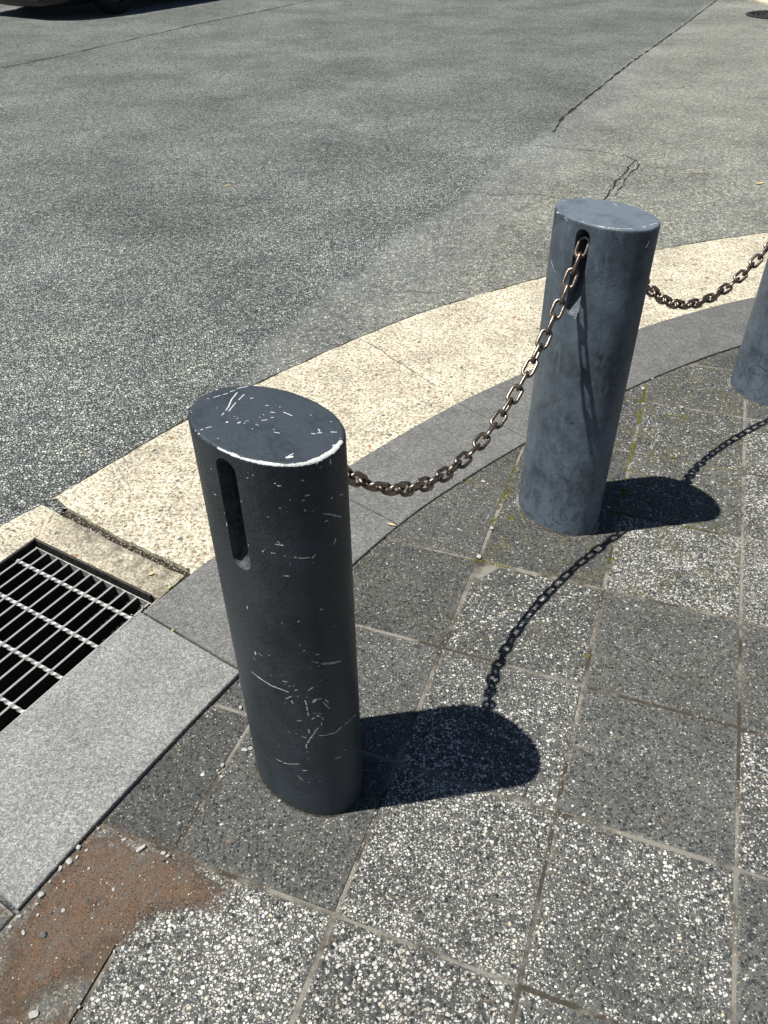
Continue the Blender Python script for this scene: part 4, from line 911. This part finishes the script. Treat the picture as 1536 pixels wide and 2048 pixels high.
def moss():
    bm = bmesh.new(); R = random.Random(5)
    def clump(x, y, s, n, zz=0):
        for _ in range(n):
            a, r = R.uniform(0, 6.28), s*math.sqrt(R.random()); blob(bm, (x+r*math.cos(a), y+r*math.sin(a), zz-.001), R.uniform(.0014, .0034), .75, R.random()*50)
    for x, y in MISC['moss']: clump(x, y, .011, 16)
    for x, y in MISC['moss'][:2]: clump(x, y, .018, 26)
    for x, y in dense(MISC['mossline'][:4]+[], .006):
        if noise.noise(Vector((x*8, y*8, 3))) > -.12: clump(x+.004, y-.006, .006, 3)
    for x, y in dense(MISC['mossline'][4:], .006):
        if noise.noise(Vector((x*8, y*8, 1))) > -.2: clump(x+.004, y-.007, .008, 4)
    for (i, j0, j1, dn) in ((1, -1.2, 2.4, 4), (2, 1.6, 3.0, 2)):
        for k in range(int((j1-j0)*60)):
            q = grid(i, j0+k/60)
            if noise.noise(Vector((q.x*11, q.y*11, 4+i))) > .02: clump(q.x, q.y, .005, dn, -.0005)
    for (j, i0, i1) in ((1, -.0, 2), (2, .3, 1.9), (3, 1.3, 2.7)):
        for k in range(int((i1-i0)*50)):
            q = grid(i0+k/50, j)
            if noise.noise(Vector((q.x*9, q.y*9, 9+j))) > .22: clump(q.x, q.y, .004, 2, -.001)
    me = bpy.data.meshes.new('moss'); bm.to_mesh(me); bm.free(); o = link('moss', me, MAT['moss']); tag(o, kind='stuff')
moss()
def pebbles():
    R = random.Random(9)
    where = {'dirt': ('stone chips lying in the rusty dirt', 'chip of stone lying in the rusty dirt beside the granite kerb end', .0025),
             'post': ('stone chips by the foot of the nearest bollard', 'chip of stone by the foot of the nearest bollard', .001),
             'far': ('stone chips in the slab joints around the middle bollard', 'tiny pale chip of stone near the joints around the middle bollard', .001)}
    for key, lst in PEB.items():
        grp, lab, z = where[key]
        for q, (x, y, w) in enumerate(lst):
            bm = bmesh.new(); r = w/2000; bmesh.ops.create_icosphere(bm, subdivisions=2, radius=1)
            sx, sy, sz = R.uniform(.8, 1.2), R.uniform(.6, .95), R.uniform(.5, .7); sd = R.random()*90
            long_ = key == 'dirt' and q == 11
            if long_: sx, sy, sz = 1.25, .5, .45
            for v in bm.verts:
                n = noise.noise_vector(v.co*1.1+Vector((sd, 0, 0))); c = v.co*(1+.35*n.x)
                # facet it
                c = Vector((max(-.8, min(.85, c.x)), max(-.8, min(.8, c.y)), max(-.75, min(.7, c.z))))
                v.co = Vector((c.x*r*sx, c.y*r*sy, c.z*r*sz))
            me = bpy.data.meshes.new('pebble'); bm.to_mesh(me); bm.free()
            dark = (key == 'dirt' and q in (14, 21, 22)) or (key == 'far' and R.random() < .25)
            o = link('pebble', me, MAT['stone_dark' if dark else 'stone']); o.location = (x, y, z+r*sz*.6); o.rotation_euler = (R.uniform(-.3, .3), R.uniform(-.3, .3), .7 if long_ else R.uniform(0, 6.3))
            l = ('long white rod-like stone chip lying in the rusty dirt' if long_ else ('small dark ' if dark else 'small light grey ')+lab)
            tag(o, l, 'pebble', None if long_ else grp+(', dark' if dark else ', light'))
pebbles()
def grit():
    """uncountable crumbs in joints and along the kerb"""
    bm = bmesh.new(); R = random.Random(3)
    def crumb(x, y, z, r):
        k = bmesh.ops.create_icosphere(bm, subdivisions=0 if False else 1, radius=1); a = R.uniform(.6, 1.3)
        for v in k['verts']:
            v.co = Vector((v.co.x*r*a, v.co.y*r, v.co.z*r*.7))*(1+R.uniform(-.25, .25))+Vector((x, y, z))
    for x, y in dense(KP[3:12], .004):
        if R.random() < .5: crumb(x+R.uniform(.001, .014), y-R.uniform(.001, .012), -.0005, R.uniform(.0008, .0024))
    for i in range(-1, 4):
        for k in range(700):
            q = grid(i, -1+k/85)
            if noise.noise(Vector((q.x*5, q.y*5, i))) > .0 and R.random() < .6: crumb(q.x+R.uniform(-.004, .004), q.y+R.uniform(-.004, .004), -.0015, R.uniform(.0008, .002))
    for j in range(0, 8):
        for k in range(260):
            q = grid(-1+k/60, j)
            if noise.noise(Vector((q.x*5, q.y*5, 7+j))) > .05 and R.random() < .45: crumb(q.x+R.uniform(-.004, .004), q.y+R.uniform(-.004, .004), -.0015, R.uniform(.0008, .002))
    for k in range(1100):
        t = R.random(); x = -.70+.42*R.random(); y = .30+.43*R.random()
        if in_poly(x, y, [(-.52, .735), (-.28, .62), (-.39, .55), (-.50, .36), (-.7, .3), (-.612, .575)]): crumb(x, y, .0028, R.uniform(.0005, .0016))
    for (px_, rz) in POS:
        for k in range(150):
            t = R.uniform(0, 6.28); x, y = (AX+.004)*math.cos(t), (BY+.004)*math.sin(t); c, s = math.cos(rz), math.sin(rz)
            crumb(px_[0]+c*x-s*y+R.uniform(-.006, .006), px_[1]+s*x+c*y+R.uniform(-.006, .006), 0, R.uniform(.0007, .0018))
    for x, y in dense(GR0, .0025):
        crumb(x+R.uniform(-.008, .008), y+R.uniform(-.01, .01), .001, R.uniform(.0008, .0024))
    for k in range(60):
        crumb(-.545+R.uniform(-.02, .03)-.02*k/60, 1.262+R.uniform(-.03, .02)-.03*k/60, .001, R.uniform(.001, .0026))
    me = bpy.data.meshes.new('grit'); bm.to_mesh(me); bm.free(); o = link('grit', me, m_grit()); tag(o, kind='stuff')
def m_grit():
    g = G('grit_stone'); v = g.vor(300); r = g.chan(v.outputs['Color'])
    return g.done(g.ramp(r, [(0, (.1, .085, .06)), (.35, (.24, .21, .16)), (.6, (.4, .38, .33)), (.85, (.58, .56, .5))]), .9, spec=.2)
grit()
def leaf(x, y, z, L, W, rz, mat, label, curl=.25, cat='leaf', name='fallen_leaf'):
    V = []; Fs = []; n = 10
    for i in range(n+1):
        t = i/n; w = W/2*math.sin(math.pi*min(1, t*1.02))**.8*(1-.25*t)
        for q in (-1, -.5, 0, .5, 1): V.append((L*(t-.5), w*q, .0012+curl*L*((t-.5)**2)+abs(q)*w*.35))
    for i in range(n):
        for q in range(4): Fs.append((i*5+q, i*5+q+1, i*5+q+6, i*5+q+5))
    o = mesh(name, V, Fs, MAT[mat], smooth=True); o.location = (x, y, z); o.rotation_euler = (0, 0, rz)
    md = o.modifiers.new('thick', 'SOLIDIFY'); md.thickness = .0005
    tag(o, label, cat); return o
LV = MISC['leaves']
leaf(*LV[0], .0085, .026, .008, 2.7, 'leaf_tan', 'pale tan leaf on the kerb joint behind the nearest bollard')
leaf(*LV[1], .0025, .013, .007, 1.2, 'leaf_green', 'bright yellow green leaf scrap on concrete above the kerb corner')
leaf(*LV[2], .0025, .016, .010, .4, 'leaf_tan', 'yellow leaf scrap on dirty concrete near the drain corner')
leaf(*LV[3], .0085, .010, .005, .9, 'leaf_green', 'tiny olive leaf caught in the joint between two kerb stones')
leaf(*LV[4], .001, .038, .014, .3, 'leaf_tan', 'tiny orange leaf lying alone on the dark asphalt')
leaf(*LV[5], .002, .014, .006, -.5, 'leaf_tan', 'small white scrap on asphalt above the concrete gutter')
leaf(*LV[8], .001, .06, .022, .5, 'leaf_tan', 'pale leaf on the brownish asphalt beyond the middle bollard')
leaf(*LV[9], .001, .018, .007, .8, 'leaf_tan', 'yellow leaf sliver wedged between the grate and the kerb')
leaf(*LV[6], .007, .035, .003, -.5, 'twig', 'short red brown twig at the edge of the asphalt and concrete', cat='twig', name='twig')
leaf(*LV[7], .001, .14, .008, -.1, 'twig', 'thin brown twig lying on the pale asphalt', .05, cat='twig', name='twig')

# ------------------------------------------------------------------ parked car at the top left
def car():
    fwd = Vector((-.53, -.848)).normalized(); ang = math.atan2(fwd.y, fwd.x)
    root = empty('parked_car', (CARX, CARY, 0), ang)                    # origin: middle of the front bumper, x = backwards is negative
    tag(root, 'black car at the top left corner seen only by its low bumper and dark shadow', 'car')
    L, W = 4.3, 1.80
    def loft(name, secs, mat, parent=root):
        V = []; Fs = []; n = len(secs[0])
        for s in secs: V += s
        for i in range(len(secs)-1):
            for k in range(n): Fs.append((i*n+k, i*n+(k+1) % n, (i+1)*n+(k+1) % n, (i+1)*n+k))
        Fs.append(tuple(range(n))[::-1]); Fs.append(tuple((len(secs)-1)*n+k for k in range(n)))
        o = mesh(name, V, Fs, mat, parent, True); md = o.modifiers.new('sub', 'SUBSURF'); md.levels = md.render_levels = 2; return o
    def sec(x, w, z0, z1, tum=.9):
        h = z1-z0; half = [(w*.80, z0), (w*.97, z0+h*.12), (w, z0+h*.45), (w*.985, z0+h*.72), (w*tum, z0+h*.93), (w*.55, z1), (0, z1+.01)]
        pts = half+[(-a, b) for a, b in half[-2::-1]]
        return [(x, a, b) for a, b in pts]
    hw = W/2
    loft('body', [sec(-.02, hw*.50, .15, .50), sec(-.06, hw*.72, .12, .60), sec(-.20, hw*.88, .10, .68), sec(-.5, hw*.98, .10, .78), sec(-1.1, hw, .10, .90), sec(-1.6, hw, .10, .94), sec(-2.6, hw, .10, .95), sec(-3.5, hw*.99, .10, .97), sec(-4.1, hw*.93, .22, .95), sec(-4.28, hw*.75, .3, .88)], MAT['carpaint'])
    loft('cabin', [sec(-1.15, hw*.80, .88, .92), sec(-1.5, hw*.80, .90, 1.18), sec(-1.95, hw*.77, .90, 1.42), sec(-2.7, hw*.76, .92, 1.46), sec(-3.5, hw*.75, .92, 1.38), sec(-4.0, hw*.72, .92, 1.02)], MAT['glass'])
    for x in (-.9, -3.42):
        for s in (-1, 1):
            y = s*(hw-.11); c = Vector((x, y, .31)); pr = [(.19, -.105), (.29, -.105), (.31, -.08), (.31, .08), (.29, .105), (.19, .105)]
            V = []; Fs = []; n = 36
            for k in range(n):
                t = 2*math.pi*k/n
                for r, d in pr: V.append((r*math.cos(t), d, r*math.sin(t)))
                j = (k+1) % n
                for q in range(5): Fs.append((k*6+q, j*6+q, j*6+q+1, k*6+q+1))
            w = empty('wheel', c); w.parent = root
            mesh('tyre', V, Fs, MAT['rubber'], w, True)
            V = []; Fs = []
            for k in range(n): V.append((.195*math.cos(2*math.pi*k/n), s*.07, .195*math.sin(2*math.pi*k/n)))
            V.append((0, s*.09, 0)); Fs = [(k, (k+1) % n, n) for k in range(n)]
            mesh('rim', V, Fs, MAT['iron'], w)
    for s in (-1, 1):
        V, Fs = [], []; box(V, Fs, Vector((-.30, s*.47, .56)), Vector((1, -s*.35, 0)).normalized(), Vector((0, s, 0)), Vector((0, 0, 1)), .17, .26, .12)
        o = mesh('headlight', V, Fs, MAT['lamp'], root); md = o.modifiers.new('b', 'BEVEL'); md.width = .03; md.segments = 3
    V, Fs = [], []; box(V, Fs, Vector((-.03, -.165, .36)), Vector((1, 0, 0)), Vector((0, 1, 0)), Vector((0, 0, 1)), .035, .33, .165)
    mesh('number_plate', V, Fs, MAT['plate'], root)
    V, Fs = [], []; box(V, Fs, Vector((-.25, -.5, .20)), Vector((1, 0, 0)), Vector((0, 1, 0)), Vector((0, 0, 1)), .235, 1.0, .10)
    mesh('lower_grille', V, Fs, MAT['rubber'], root)
CARX, CARY = -4.45, 11.30
car()
